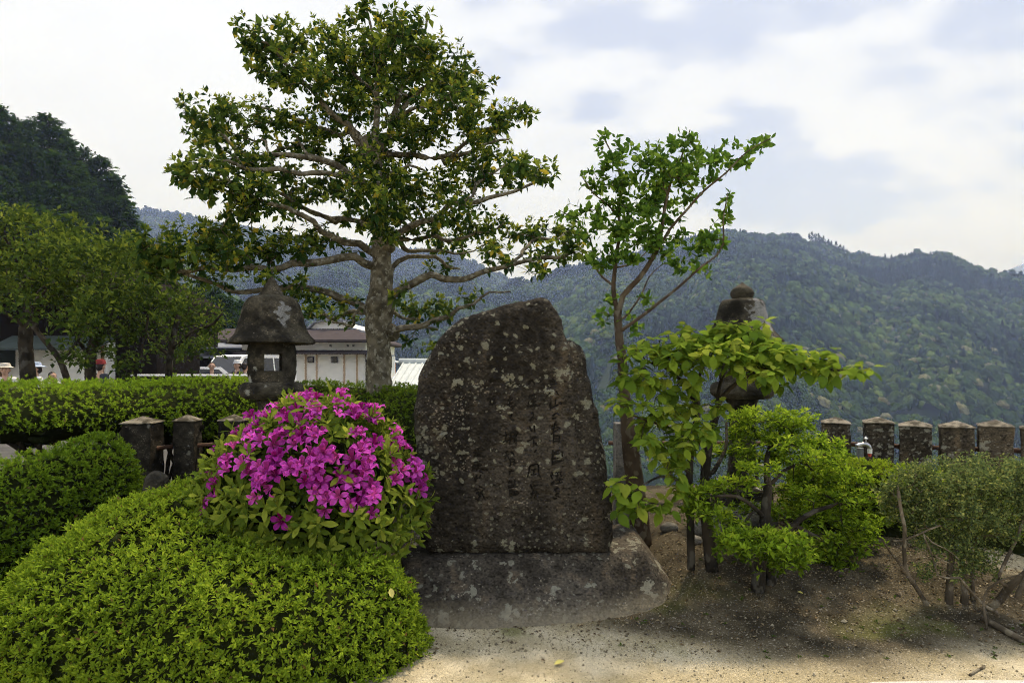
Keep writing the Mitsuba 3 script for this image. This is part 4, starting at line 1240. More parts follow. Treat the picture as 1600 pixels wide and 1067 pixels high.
CROWN = [(572, 20, 16, 24), (610, 45, 25, 30), (650, 50, 35, 35), (560, 70, 60, 35), (610, 95, 70, 40), (500, 75, 50, 35), (440, 60, 45, 22), (410, 80, 35, 25), (380, 55, 22, 20), (440, 100, 55, 25), (480, 130, 55, 25),
         (540, 120, 60, 40), (650, 120, 60, 45), (690, 100, 45, 35), (710, 130, 50, 30), (740, 130, 35, 25), (590, 150, 70, 35), (430, 130, 35, 20), (300, 175, 25, 18), (335, 180, 45, 20), (390, 180, 50, 22), (440, 190, 60, 25),
         (490, 195, 50, 25), (530, 170, 50, 30), (700, 170, 60, 30), (760, 190, 45, 25), (800, 185, 35, 22), (760, 210, 45, 15), (700, 215, 70, 20), (650, 210, 45, 20), (620, 200, 30, 20), (310, 210, 30, 15), (330, 230, 30, 14),
         (370, 215, 40, 18), (290, 265, 22, 25), (320, 275, 40, 25), (370, 260, 50, 20), (350, 300, 55, 22), (420, 265, 50, 22), (470, 230, 40, 18), (520, 240, 50, 22), (560, 265, 40, 25), (600, 260, 45, 28), (640, 225, 40, 15),
         (740, 250, 50, 15), (770, 260, 40, 18), (820, 270, 50, 20), (855, 275, 25, 14), (720, 280, 50, 22), (680, 290, 50, 18), (620, 300, 45, 25), (790, 290, 50, 12), (400, 305, 45, 22), (455, 300, 40, 22), (500, 305, 45, 25),
         (545, 300, 40, 25), (600, 330, 40, 30), (660, 310, 50, 20), (700, 330, 45, 20), (740, 320, 30, 10), (430, 335, 50, 14), (380, 330, 35, 15), (250, 385, 40, 20), (300, 370, 45, 18), (350, 370, 50, 18), (390, 385, 60, 22),
         (440, 385, 55, 20), (330, 400, 70, 22), (280, 405, 45, 15), (480, 370, 45, 18), (520, 385, 40, 12), (560, 340, 30, 20), (600, 370, 22, 22), (650, 350, 40, 18), (700, 360, 45, 16), (745, 355, 35, 16), (780, 345, 20, 12),
         (700, 385, 50, 14), (750, 385, 45, 18), (800, 370, 50, 20), (850, 365, 30, 16), (890, 360, 25, 14), (900, 385, 30, 18), (860, 400, 40, 16), (830, 420, 35, 10), (770, 400, 40, 14), (700, 420, 40, 8), (340, 440, 40, 10),
         (400, 435, 30, 8), (450, 440, 40, 8), (475, 470, 40, 16), (510, 480, 40, 12), (540, 470, 25, 10), (490, 495, 40, 6), (530, 500, 30, 8), (650, 480, 45, 14), (690, 485, 40, 14), (730, 470, 25, 10), (620, 460, 20, 10),
         (650, 495, 40, 10), (660, 540, 30, 8), (250, 430, 30, 14)]
FRONT = [(598, 360, 22, 20, 5.5), (590, 320, 30, 22, 5.4), (605, 280, 30, 20, 5.5), (575, 250, 30, 18, 5.5), (600, 210, 28, 16, 5.6), (585, 150, 30, 22, 5.6), (620, 330, 25, 18, 5.6), (560, 300, 30, 16, 5.5)]
tp = np.array(tr.pos)
tq = np.c_[800 + tp[:, 0] / tp[:, 1] * 1000, 570 - (tp[:, 2] - EYE) / tp[:, 1] * 1000]


def near_limb(px, py):
    j = np.argmin((tq[:, 0] - px) ** 2 + ((tq[:, 1] - py) * 1.5) ** 2)
    return tp[j, 1] + rt.normal(0, 0.28)


pts_, pid = pad_points(CROWN + FRONT, 12.0, rt, near_limb)
tr.grow(pts_, 0.0028, 0.3, 0.08)
tree = thing('evergreen_tree', 'tall spreading evergreen tree with layered branches behind the memorial stone', 'tree')
tr.build(tree, 'grey_bark', sides=10, rough=0.5)
for (bx_, by_, bY, br) in ((588, 478, TY - 0.10, 0.085), (612, 516, TY - 0.04, 0.06), (577, 224, TY - 0.06, 0.085), (604, 378, TY - 0.07, 0.06)):
    bc = W(bx_, by_, bY)
    put('burl', blob([[(bc, (br, br * .9, br * 1.05)), (bc + [0, .06, -.03], (br * 1.2, br, br * 1.3))]], 0.03, 4, 0.014, 12, 3), 'grey_bark', tree, smooth=True)
P, D = tr.tip_frames()
d = unit(D * 0.5 + np.array([0, 0, 0.75]) + rt.normal(0, 0.25, D.shape))
M1, s1 = rosettes(rt, P, d, 6, 0.084, (-30, 60), base=0.05, droop=0.1)
back = np.array([tr.parent[t] for t in tr.tips])
back = np.array([tr.parent[t] if t >= 0 else 0 for t in back])
pb = np.array(tr.pos)[np.maximum(back, 0)]
M2, _ = rosettes(rt, pb, unit(D + rt.normal(0, 0.5, D.shape)), 3, 0.090, (-30, 50), droop=0.35)
M3, _ = rosettes(rt, P + d * 0.05, unit(d + rt.normal(0, 0.2, d.shape)), 5, 0.050, (25, 80), base=0.03)
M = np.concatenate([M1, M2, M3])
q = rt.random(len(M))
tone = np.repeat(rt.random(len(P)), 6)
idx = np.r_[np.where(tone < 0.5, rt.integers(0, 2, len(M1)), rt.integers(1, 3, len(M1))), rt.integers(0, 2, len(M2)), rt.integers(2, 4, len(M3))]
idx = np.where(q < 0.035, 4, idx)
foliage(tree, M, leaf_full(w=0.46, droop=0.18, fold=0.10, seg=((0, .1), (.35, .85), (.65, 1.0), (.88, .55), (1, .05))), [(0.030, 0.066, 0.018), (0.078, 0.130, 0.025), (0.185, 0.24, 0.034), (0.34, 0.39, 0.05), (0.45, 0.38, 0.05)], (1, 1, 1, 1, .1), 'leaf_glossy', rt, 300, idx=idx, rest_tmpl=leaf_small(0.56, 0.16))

# ------------------------------------------------------------------ the young slender tree on the right of the memorial
ry = np.random.default_rng(51)
yt = Plant(5.0, ry, 0.06)
Z6 = lambda *a: [(860 + x / 3.047, 190 + y / 3.047) for x, y in a]
yt.limb([(1003, 850), (995, 780), (985, 700), (976, 620), (971, 550)] + Z6((330, 1060), (322, 960), (318, 900)), 34, 13, 'trunk')
yt.rad = list(np.interp(570 - (np.array(yt.pos)[:, 2] - EYE) / 5 * 1000, [485, 530, 600, 700, 850], [12, 13, 16, 26, 32]) / 2000 * 5)
for pts, w0, w1, dy in [(Z6((318, 900), (300, 800), (310, 680), (325, 560), (328, 420), (335, 300), (315, 200), (270, 110), (230, 40)), 8, 1.5, .2),
                        (Z6((325, 920), (345, 830), (420, 750), (480, 660), (520, 560), (540, 440), (570, 300), (620, 180), (650, 90), (665, 40)), 10, 1.5, -.2),
                        (Z6((330, 1000), (345, 990), (430, 930), (520, 860), (620, 780), (720, 690), (790, 640), (825, 580), (822, 470), (845, 340)), 6, 1.2, -.3),
                        (Z6((490, 640), (560, 520), (640, 430), (720, 340), (830, 250), (930, 150), (1050, 80)), 5, 1.2, -.4), (Z6((302, 780), (250, 740), (220, 700), (190, 560), (130, 480), (40, 420)), 4, 1.2, .3),
                        (Z6((327, 430), (270, 380), (200, 330), (150, 260)), 3, 1.2, -.3), (Z6((340, 940), (365, 920), (430, 830), (470, 740), (520, 690)), 4, 1.5, .3), (Z6((322, 690), (400, 670), (470, 610)), 4, 1.5, .3)]:
    yt.limb(pts, w0, w1, 'limb', y=(5.0, 5.0 + dy))
YP = [(270, 130, 60, 90), (330, 230, 110, 110), (440, 150, 110, 70), (590, 180, 130, 110), (650, 90, 60, 60), (420, 330, 150, 120), (580, 330, 130, 110), (700, 250, 110, 90), (850, 170, 110, 70), (960, 110, 80, 40), (1030, 85, 40, 20),
      (300, 470, 120, 100), (430, 480, 120, 100), (560, 430, 80, 80), (100, 430, 90, 50), (180, 520, 80, 60), (250, 640, 80, 80), (350, 620, 100, 70), (470, 560, 100, 60), (170, 270, 50, 50), (230, 330, 50, 50), (520, 610, 80, 60),
      (690, 560, 100, 70), (770, 570, 90, 80), (825, 400, 40, 90), (640, 690, 90, 40), (460, 830, 40, 30), (270, 840, 40, 30), (240, 930, 40, 40), (400, 990, 60, 30), (720, 720, 40, 30)]
pts_, _ = pad_points([(860 + a / 3.047, 190 + b / 3.047, c / 3.047, d_ / 3.047) for a, b, c, d_ in YP], 10.0, ry, lambda a, b: 5.0 + ry.normal(0, 0.18))
yt.grow(pts_, 0.0017, 0.35, 0.1, power=0.36)
y_ = thing('young_tree', 'slender young tree with sparse upright branches and small oval leaves, right of the memorial stone', 'tree')
yt.build(y_, 'brown_bark', sides=8)
P, D = yt.tip_frames()
Ms = []
ids = np.array(yt.tips)
for back_ in range(0, 5):
    pb, db = np.array(yt.pos)[ids], np.array(yt.dir)[ids]
    sel = ry.random(len(ids)) < (1.0, .8, .7, .5, .3)[back_]
    Mm, _ = rosettes(ry, pb[sel], unit(db[sel] + [0, 0, 0.35]), 2, 0.060, (15, 45), jitter=0.5)
    Ms.append(Mm)
    ids = np.array([yt.parent[i] if yt.parent[i] >= 0 else i for i in ids])
M = np.concatenate(Ms)
foliage(y_, M, leaf_full(w=0.55, droop=0.1, fold=0.12), [(0.056, 0.124, 0.019), (0.097, 0.191, 0.027), (0.155, 0.265, 0.038), (0.244, 0.365, 0.054)], (1.1, 1.6, 1.2, .4), 'leaf_soft', ry, 300)

# ------------------------------------------------------------------ the small tree with big veined leaves
rd = np.random.default_rng(61)
dw = Plant(4.5, rd, 0.05)
dw.limb([(1080, 890), (1079, 820), (1077, 750), (1082, 690), (1092, 640)], 12, 9, 'trunk', y=(4.35, 4.5))
for *kind, pts, w0, w1, y in [('stem', [(1113, 893), (1106, 830), (1101, 770), (1106, 700), (1118, 650)], 20, 12, (4.35, 4.6)), ([(1118, 650), (1128, 620), (1150, 600), (1170, 585), (1200, 575), (1250, 576), (1300, 578), (1335, 580)], 9, 3, (4.6, 4.2)),
                       ([(1092, 640), (1075, 610), (1060, 590), (1040, 575), (1010, 565)], 8, 3, (4.5, 4.3)), ([(1092, 640), (1090, 600), (1100, 570), (1120, 545)], 7, 3, (4.5, 4.6)), ([(1118, 650), (1125, 600), (1140, 560), (1160, 530)], 7, 3, (4.6, 4.5)),
                       ([(1082, 690), (1050, 670), (1020, 660), (990, 650)], 6, 2, (4.5, 4.1)), ([(1078, 760), (1040, 745), (1010, 755), (985, 775)], 5, 2, (4.4, 3.95)), ([(1079, 740), (1060, 730), (1040, 735)], 4, 2, (4.4, 4.1)), ([(1090, 660), (1075, 680), (1070, 700)], 4, 2, (4.5, 4.15)),
                       ([(1103, 740), (1130, 700), (1135, 660)], 8, 4, (4.6, 4.8))]:
    dw.limb(pts, w0, w1, kind[0] if kind else 'limb', y=y)
DP = [(1010, 556, 48, 20, 4.3), (1060, 538, 60, 22, 4.4), (1110, 522, 60, 18, 4.6), (1158, 518, 55, 18, 4.5), (1150, 552, 62, 24, 4.3), (1210, 558, 60, 22, 4.3), (1258, 574, 48, 18, 4.25), (1285, 556, 26, 12, 4.3), (1312, 582, 34, 14, 4.2), (1346, 579, 18, 7, 4.2), (1090, 560, 50, 22, 4.2), (1180, 585, 50, 14, 4.15), (1000, 595, 40, 18, 4.25),
      (1050, 604, 45, 16, 4.3), (985, 632, 26, 14, 4.15), (1040, 648, 36, 16, 4.2), (1080, 672, 40, 16, 4.15), (1020, 690, 26, 11, 4.1), (1075, 702, 34, 14, 4.1), (1030, 722, 24, 10, 4.1), (1062, 742, 22, 11, 4.1), (1100, 675, 24, 13, 4.3), (1060, 690, 30, 12, 4.3), (1015, 660, 26, 12, 4.3), (1100, 640, 40, 14, 4.4), (1050, 715, 26, 10, 4.3), (975, 770, 30, 16, 3.95), (985, 792, 24, 14, 3.95),
      (1038, 795, 20, 12, 4.0), (1055, 772, 22, 10, 4.1), (1200, 540, 40, 10, 4.5), (1215, 600, 30, 8, 4.3)]
pts_, _ = pad_points(DP, 11.5, rd, lambda a, b: 4.4)
dw.grow(pts_, 0.0022, 0.3, 0.1, power=0.4)
dk = thing('broadleaf_tree', 'small multi-stemmed tree with big light green veined drooping leaves before the right lantern', 'tree')
dw.build(dk, 'dark_bark', sides=8)
P, D = dw.tip_frames()
d = unit(D * 0.3 + np.array([0, -0.1, 0.9]) + rd.normal(0, 0.2, D.shape))
M, s = rosettes(rd, P, d, 4, 0.108, (-28, 18), jitter=0.25, droop=0.10, base=0.03)
scene['veined_leaf'] = {'type': 'principledthin', 'base_color': VC, 'roughness': 0.4, 'diff_trans': 0.95, 'eta': 1.4}


def veined(w=0.58):
    """a broad pointed leaf with raised ribs between its sunken side veins"""
    v, f = [], []
    n = 10
    for i in range(n + 1):
        x = i / n
        h = math.sin(math.pi * min(x * 1.08, 1) ** 0.75) ** 0.85 if 0 < x < 0.925 else (0.02 if x < 0.5 else 0.14 * (1 - x) / 0.075)
        z = -0.30 * x * x
        rib = 0.016 * (1 if i % 2 else -1) * (0.2 < x < 0.95)
        for s_ in (-1, -0.5, 0, 0.5, 1):
            xs = x + 0.10 * abs(s_) * (1 - x) * h
            v.append((xs, s_ * h * w / 2, z + 0.10 * abs(s_) * h - 0.10 * s_ * s_ * h + (rib if s_ else -0.008)))
    for i in range(n):
        for k in range(4):
            p = 5 * i + k
            f += [(p, p + 5, p + 6), (p, p + 6, p + 1)]
    return np.array(v), np.array(f)


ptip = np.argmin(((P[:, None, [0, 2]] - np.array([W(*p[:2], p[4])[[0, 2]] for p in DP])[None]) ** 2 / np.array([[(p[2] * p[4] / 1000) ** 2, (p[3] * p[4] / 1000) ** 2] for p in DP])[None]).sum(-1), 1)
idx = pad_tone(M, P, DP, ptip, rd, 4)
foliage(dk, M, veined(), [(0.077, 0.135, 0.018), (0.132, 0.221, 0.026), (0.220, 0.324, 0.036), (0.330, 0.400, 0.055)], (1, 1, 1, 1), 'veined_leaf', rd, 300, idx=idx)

# ------------------------------------------------------------------ the cloud-pruned azalea
rc = np.random.default_rng(71)
cl = Plant(4.25, rc, 0.05)
cl.limb([(1184, 928), (1186, 890), (1192, 850), (1196, 800), (1200, 760)], 22, 14, 'trunk', y=(4.15, 4.35))
for *kind, pts, w0, w1, y in [('stem', [(1202, 928), (1205, 890), (1212, 850)], 18, 14, (4.2, 4.3)), ([(1212, 850), (1240, 820), (1270, 800), (1300, 790)], 12, 6, (4.3, 4.4)), ([(1195, 810), (1175, 790), (1150, 775), (1120, 775)], 8, 4, (4.3, 4.15)),
                       ([(1200, 760), (1198, 720), (1205, 690)], 12, 6, (4.35, 4.7)), ([(1212, 850), (1230, 870), (1250, 875)], 6, 3, (4.3, 4.0)), ([(1240, 820), (1280, 840), (1310, 850)], 8, 4, (4.35, 4.4)), ([(1200, 760), (1225, 735), (1260, 720)], 8, 4, (4.4, 4.5))]:
    cl.limb(pts, w0, w1, kind[0] if kind else 'limb', y=y)
CP = [(1205, 655, 74, 17, 4.85), (1238, 668, 40, 12, 4.8), (1222, 694, 46, 9, 4.55), (1262, 716, 56, 12, 4.5), (1300, 744, 56, 14, 4.6), (1318, 778, 50, 13, 4.55), (1325, 815, 46, 14, 4.5), (1330, 850, 40, 12, 4.45), (1182, 735, 42, 8, 4.3), (1112, 768, 38, 9, 4.25), (1098, 798, 34, 12, 4.15),
      (1150, 758, 36, 8, 4.3), (1190, 846, 76, 17, 3.95), (1236, 874, 46, 13, 3.95), (1150, 852, 36, 14, 4.0), (1296, 700, 36, 12, 4.9), (1240, 770, 40, 9, 4.45), (1275, 812, 34, 12, 4.5), (1310, 882, 26, 8, 4.45), (1262, 748, 36, 9, 4.6), (1280, 842, 30, 10, 4.4), (1140, 705, 44, 11, 4.7), (1165, 680, 40, 12, 4.9), (1172, 795, 36, 8, 4.5), (1080, 775, 26, 8, 4.2), (1222, 800, 36, 8, 4.5), (1290, 862, 40, 11, 4.5), (1345, 830, 32, 13, 4.7),
      (1290, 790, 40, 10, 4.75), (1200, 720, 40, 10, 4.75), (1255, 690, 44, 11, 4.9), (1140, 815, 30, 8, 4.3)]
pts_, pid = pad_points(CP, 6.8, rc, lambda a, b: 4.4)
cl.grow(pts_, 0.0018, 0.4, 0.15, power=0.4)
ca = thing('cloud_pruned_azalea', 'cloud-pruned azalea with layered bright green leaf pads right of the memorial stone', 'azalea bush')
cl.build(ca, 'dark_bark', sides=8)
P, D = cl.tip_frames()
d = unit(D * 0.3 + np.array([0, -0.1, 0.85]) + rc.normal(0, 0.22, D.shape))
M1, s1 = rosettes(rc, P, d, 7, 0.056, (-5, 60), base=0.02)
M2, s2 = rosettes(rc, P + rc.normal(0, 0.025, P.shape) - [0, 0, 0.015], unit(d + rc.normal(0, 0.25, d.shape)), 5, 0.050, (-5, 60), base=0.02)
M = np.concatenate([M1, M2])
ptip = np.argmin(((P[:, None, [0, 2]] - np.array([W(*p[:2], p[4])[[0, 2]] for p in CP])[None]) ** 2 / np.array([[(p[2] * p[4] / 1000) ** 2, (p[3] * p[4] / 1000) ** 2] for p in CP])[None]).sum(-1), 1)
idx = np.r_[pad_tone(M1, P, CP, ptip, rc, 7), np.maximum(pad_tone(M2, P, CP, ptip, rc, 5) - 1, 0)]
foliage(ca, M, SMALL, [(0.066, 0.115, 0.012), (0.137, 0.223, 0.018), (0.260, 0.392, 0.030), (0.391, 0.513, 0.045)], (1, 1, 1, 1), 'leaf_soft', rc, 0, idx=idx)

# ------------------------------------------------------------------ the twisted box shrub at the right edge
rb_ = np.random.default_rng(81)
bx = Plant(4.0, rb_, 0.04)
bx.limb([(1482, 952), (1484, 910), (1486, 870), (1482, 830), (1490, 790)], 12, 7, 'trunk', y=(4.0, 4.1))
for *kind, pts, w0, w1, y in [('stem', [(1448, 944), (1432, 920), (1416, 895), (1411, 860), (1413, 820), (1407, 795), (1402, 770)], 7.2, 4.5, (3.95, 3.9)), ([(1414, 893), (1402, 878), (1390, 865), (1380, 848)], 4.8, 2.2, (3.92, 3.85)),
                       ('stem', [(1506, 952), (1504, 910), (1500, 870), (1510, 830), (1530, 790)], 11.2, 5.2, (4.0, 4.15)), ('stem', [(1518, 950), (1515, 900), (1512, 870)], 8.0, 4.5, (4.05, 4.1)), ('stem', [(1545, 950), (1570, 925), (1595, 900), (1640, 860)], 12.8, 7.5, (3.95, 3.8)),
                       ([(1556, 905), (1572, 870), (1588, 835), (1600, 805)], 5.6, 3.8, (3.9, 3.95)), ('stem', [(1560, 962), (1535, 935), (1512, 915), (1500, 905), (1480, 906), (1465, 903)], 6.4, 2.2, (3.8, 3.7)), ([(1535, 935), (1545, 915), (1565, 905), (1600, 898)], 4.8, 2.2, (3.8, 3.7)),
                       ([(1412, 845), (1430, 838), (1455, 828), (1475, 822)], 3.2, 2.2, (3.9, 3.85)), ([(1402, 848), (1400, 855), (1408, 862)], 2.4, 1.5, (3.88, 3.9)), ([(1510, 840), (1540, 838), (1565, 832), (1590, 822)], 4.0, 2.2, (4.1, 4.0)), ([(1500, 850), (1480, 830), (1465, 820)], 4.0, 2.2, (4.1, 4.2)),
                       ([(1535, 935), (1536, 960), (1538, 985)], 4.0, 3.0, (3.8, 3.75)), ('stem', [(1590, 935), (1600, 915), (1615, 880)], 8.0, 5.2, (3.7, 3.75)), ([(1450, 868), (1468, 880), (1485, 886)], 2.4, 1.5, (3.75, 3.8)), ([(1440, 832), (1455, 848), (1475, 862), (1500, 880)], 2.4, 1.5, (3.75, 3.8))]:
    bx.limb(pts, w0, w1, kind[0] if kind else 'limb', y=y, wob=0.05)
BP = [(1425, 742, 40, 24), (1480, 733, 70, 26), (1545, 728, 70, 28), (1400, 765, 24, 22), (1425, 770, 42, 26), (1490, 775, 80, 32), (1570, 775, 50, 36), (1590, 740, 40, 30), (1445, 796, 30, 8), (1520, 802, 60, 14), (1455, 855, 28, 6), (1500, 865, 44, 9), (1545, 860, 24, 8), (1480, 890, 40, 5), (1540, 890, 26, 5),
      (1630, 770, 40, 50), (1440, 888, 20, 8), (1410, 805, 16, 12), (1505, 835, 40, 12), (1450, 815, 34, 12), (1480, 845, 40, 10), (1430, 835, 22, 8), (1560, 825, 40, 14), (1525, 880, 34, 9)]
pts_, _ = pad_points([(b[0], b[1] + (13 if b[1] < 790 else 4), b[2], b[3], 4.0) for b in BP], 6.9, rb_, lambda a, b: 4.0)
bx.grow(pts_, 0.0014, 0.4, 0.05, power=0.42)
bo = thing('twisted_shrub', 'twisted box shrub with bare crooked stems and tiny dark leaves at the right edge', 'shrub')
bx.build(bo, 'twisted_bark', sides=8, rough=0.5)
P, D = bx.tip_frames()
Ms = []
for j in range(4):
    Mm, _ = rosettes(rb_, P + rb_.normal(0, 0.022, P.shape), unit(D * 0.5 + [0, -0.1, 0.6] + rb_.normal(0, 0.4, D.shape)), 5, 0.024, (0, 60), base=0.025)
    Ms.append(Mm)
foliage(bo, np.concatenate(Ms), SMALL_ROUND, [(0.087, 0.128, 0.048), (0.142, 0.191, 0.064), (0.234, 0.281, 0.092), (0.383, 0.403, 0.122)], (1.2, 1.6, 1.0, .4), 'leaf_glossy', rb_, 0)

# ------------------------------------------------------------------ the row of evergreen trees behind the long hedge
def hedge_tree(label, seed, Y, trunk, limbs, pads, w0, spacing=11.5, barkm='dark_bark', name='camellia_tree'):
    r = np.random.default_rng(seed)
    pl_ = Plant(Y, r, 0.10)
    pl_.limb(trunk, w0, w0 * 0.55, 'trunk')
    for pts, a, b, dy in limbs:
        pl_.limb(pts, a, b, 'limb', y=(Y, Y + dy), wob=0.1)
    pp_, _ = pad_points(pads, spacing, r, lambda a, b: Y + r.normal(0, 0.55))
    pl_.grow(pp_, 0.004, 0.35, 0.1, power=0.4)
    t = thing(name, label, 'tree', 'evergreen trees behind the long hedge')
    pl_.build(t, barkm, sides=8, rough=0.4)
    P, D = pl_.tip_frames()
    Ms = []
    for j in range(3):
        Mm, _ = rosettes(r, P + r.normal(0, 0.07, P.shape), unit(D * 0.5 + [0, 0, 0.5] + r.normal(0, 0.4, D.shape)), 5, 0.092, (-10, 55), base=0.06, jitter=0.5)
        Ms.append(Mm)
    M = np.concatenate(Ms)
    idx = np.clip((r.random(len(M)) * 2.2 - 0.3 + np.tile(np.linspace(0, 1.1, 5), len(M) // 5) + np.clip(M[:, 2, 3] - 2.2, -0.7, 1.6) * 0.5), 0, 3.99).astype(int)  # leaf colour pales upward, imitating lit tops and shade beneath
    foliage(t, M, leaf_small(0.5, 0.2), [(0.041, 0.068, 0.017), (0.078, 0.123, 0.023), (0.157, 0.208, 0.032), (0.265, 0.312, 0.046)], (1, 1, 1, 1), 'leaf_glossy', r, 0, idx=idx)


hedge_tree('thick-trunked evergreen tree at the far left behind the hedge', 91, 8.6, [(46, 640), (44, 590), (40, 540), (42, 500), (55, 450), (60, 410)],
           [([(42, 520), (25, 500), (0, 485), (-30, 470)], 8, 4, -.4), ([(42, 505), (75, 470), (100, 430), (115, 390)], 8, 3, .4), ([(50, 460), (30, 420), (10, 370)], 7, 3, -.3)],
           [(15, 345, 40, 26), (60, 375, 55, 30), (10, 400, 50, 40), (90, 400, 50, 28), (55, 430, 60, 32), (20, 455, 45, 24), (110, 372, 45, 22), (-30, 380, 40, 50), (-30, 450, 40, 40), (100, 445, 40, 22)], 24)
hedge_tree('leaning slender evergreen tree second from the left behind the hedge', 92, 8.2, [(118, 640), (104, 590), (92, 560), (68, 530), (50, 508), (35, 488)],
           [([(95, 565), (120, 530), (140, 500), (150, 460)], 7, 3, .5), ([(60, 520), (55, 480), (70, 450)], 5, 3, -.3)],
           [(150, 400, 55, 28), (140, 440, 60, 30), (90, 465, 50, 26), (150, 475, 45, 24), (45, 485, 30, 14), (190, 395, 40, 22), (120, 505, 40, 16), (112, 560, 22, 16), (125, 540, 24, 12)], 11)
hedge_tree('dark bushy evergreen tree with a pale dead stem, third in the row behind the hedge', 93, 8.9, [(150, 640), (142, 590), (142, 550), (158, 510), (178, 470), (190, 440)],
           [([(142, 560), (120, 530), (110, 500)], 8, 3, -.3), ([(150, 520), (185, 500), (215, 470), (240, 450)], 7, 3, .4), ([(212, 640), (214, 590), (220, 555), (223, 535), (231, 505), (235, 482)], 5, 3, 0)],
           [(200, 430, 50, 26), (235, 420, 40, 28), (190, 470, 55, 28), (250, 470, 40, 24), (180, 515, 50, 20), (230, 515, 40, 20), (275, 440, 30, 20), (215, 400, 36, 18), (185, 558, 26, 14), (205, 578, 18, 10), (160, 545, 22, 10)], 18)
hedge_tree('lower evergreen tree at the right end of the row, beside the left lantern', 94, 9.4, [(262, 640), (264, 590), (266, 555), (272, 520), (280, 490)],
           [([(266, 560), (240, 530), (225, 510)], 6, 3, .3), ([(268, 545), (300, 520), (330, 500), (345, 490)], 6, 3, -.3)],
           [(285, 470, 36, 22), (315, 495, 36, 22), (332, 512, 22, 14), (290, 515, 40, 26), (255, 545, 34, 14), (310, 540, 28, 16), (275, 560, 30, 12), (260, 500, 36, 20)], 13)

# ------------------------------------------------------------------ tall dark cedars on the slope at the left
def cedar_template(seed):
    r = np.random.default_rng(seed)
    H = 1.0
    P, A, N, L = [], [], [], []
    for i in range(230):
        h = r.uniform(0.16, 0.99)
        a = r.uniform(0, 6.28)
        reach = (0.26 * (1 - h) ** 0.75 + 0.02) * r.uniform(0.65, 1.1)
        m = max(3, int(reach * 60))
        for s in np.linspace(0.3, 1, m):
            rr = reach * s
            base = np.array([math.cos(a) * rr, math.sin(a) * rr, h - 0.25 * rr + 0.4 * rr * rr])
            for _ in range(3):
                P.append(base + r.normal(0, 0.012, 3))
                A.append(unit(np.array([math.cos(a), math.sin(a), r.uniform(-0.5, 0.5)]) + r.normal(0, 0.6, 3)))
                N.append(np.array([0, 0, 1.0]) + r.normal(0, 0.5, 3))
                L.append(r.uniform(0.022, 0.05))
    M = frames(np.array(P), np.array(A), np.array(N), np.array(L))
    pal = np.array([(0.020, 0.044, 0.010), (0.032, 0.068, 0.014), (0.056, 0.100, 0.018)])
    return leaf_mesh(M, leaf_small(0.55, 0.2), pal[r.choice(3, len(M), p=[.4, .4, .2])])


rk = np.random.default_rng(101)
CED = []
for s in range(4):
    m, c = cedar_template(200 + s)
    g = f'cedar_kind_{s}'
    scene[g] = {'type': 'shapegroup', 'crown': mikit.ply(m, 'leaf_soft', smooth=True, color=c),
                'trunk': mikit.ply(trimesh.Trimesh(*tube([(0, 0, -0.05), (0, 0, 0.5), (0, 0, 0.97)], [0.018, 0.011, 0.002], 7), process=False), 'dark_bark', smooth=True)}
    CED.append(g)
TOPS = [(-90, 130), (-60, 150), (-30, 155), (0, 166), (14, 180), (30, 192), (50, 186), (76, 182), (96, 202), (106, 222), (131, 230), (157, 248), (177, 276), (190, 312), (199, 342)]
spots = [(px, py, 100 + rk.uniform(-5, 5)) for px, py in TOPS]
for layer, (dy, dep) in enumerate(((45, 92), (95, 84), (150, 76), (205, 70))):
    for px in np.arange(-80, 206 - layer * 2, 21):
        spots.append((px + rk.uniform(-6, 6), np.interp(px, [t[0] for t in TOPS], [t[1] for t in TOPS]) + dy + rk.uniform(-15, 15), dep + rk.uniform(-3, 3)))
spots += [(352, 462, 75), (372, 470, 82), (338, 452, 90), (318, 430, 95), (232, 350, 105)][:4]
n_shown = len(spots)
for yy in np.arange(66, 112, 9.0):                 # the wood goes on beyond the left edge
    for xx in np.arange(-1.75, -0.90, 0.085):
        x_c, y_c = (xx + rk.uniform(-.02, .02)) * yy, yy + rk.uniform(-3, 3)
        g_z = float(terrain_h(np.array([x_c]), np.array([y_c]))[0])
        spots.append((800 + x_c / y_c * 1000, 570 - (g_z + 15 - EYE) / y_c * 1000, y_c))
for i, (px, py, Y) in enumerate(spots):
    c = W(px, py, Y)
    h = rk.uniform(15, 19) if not n_shown - 4 <= i < n_shown else 13
    M = np.eye(4)
    a = rk.uniform(0, 6.28)
    w = h * rk.uniform(1.05, 1.4)
    M[:3, :3] = np.array([[math.cos(a) * w, -math.sin(a) * w, 0], [math.sin(a) * w, math.cos(a) * w, 0], [0, 0, h]])
    M[:3, 3] = [c[0], c[1], c[2] - h]
    k = key('cedar_tree')
    scene[k] = {'type': 'instance', 'group': {'type': 'ref', 'id': CED[i % 4]}, 'to_world': T(M.tolist())}
    ORD = ['first', 'second', 'third', 'fourth', 'fifth', 'sixth', 'seventh', 'eighth', 'ninth', 'tenth', 'eleventh', 'twelfth']
    if i < 3 or i >= n_shown:
        lb, gr = 'tall dark cedar just beyond the left edge of the photo', 'cedars beyond the left edge'
    elif i < 15:
        lb, gr = f'tall dark cedar on the left skyline, {ORD[i - 3]} from the left edge', 'cedars on the left skyline'
    elif i < n_shown - 4:
        lb, gr = 'dark cedar crowded among others on the slope below the left skyline', 'cedars on the left slope'
    else:
        lb, gr = 'dark cedar in the valley just behind the left lantern', 'cedars in the valley behind the left lantern'
    labels[k] = {'label': lb, 'category': 'tree', 'group': gr}

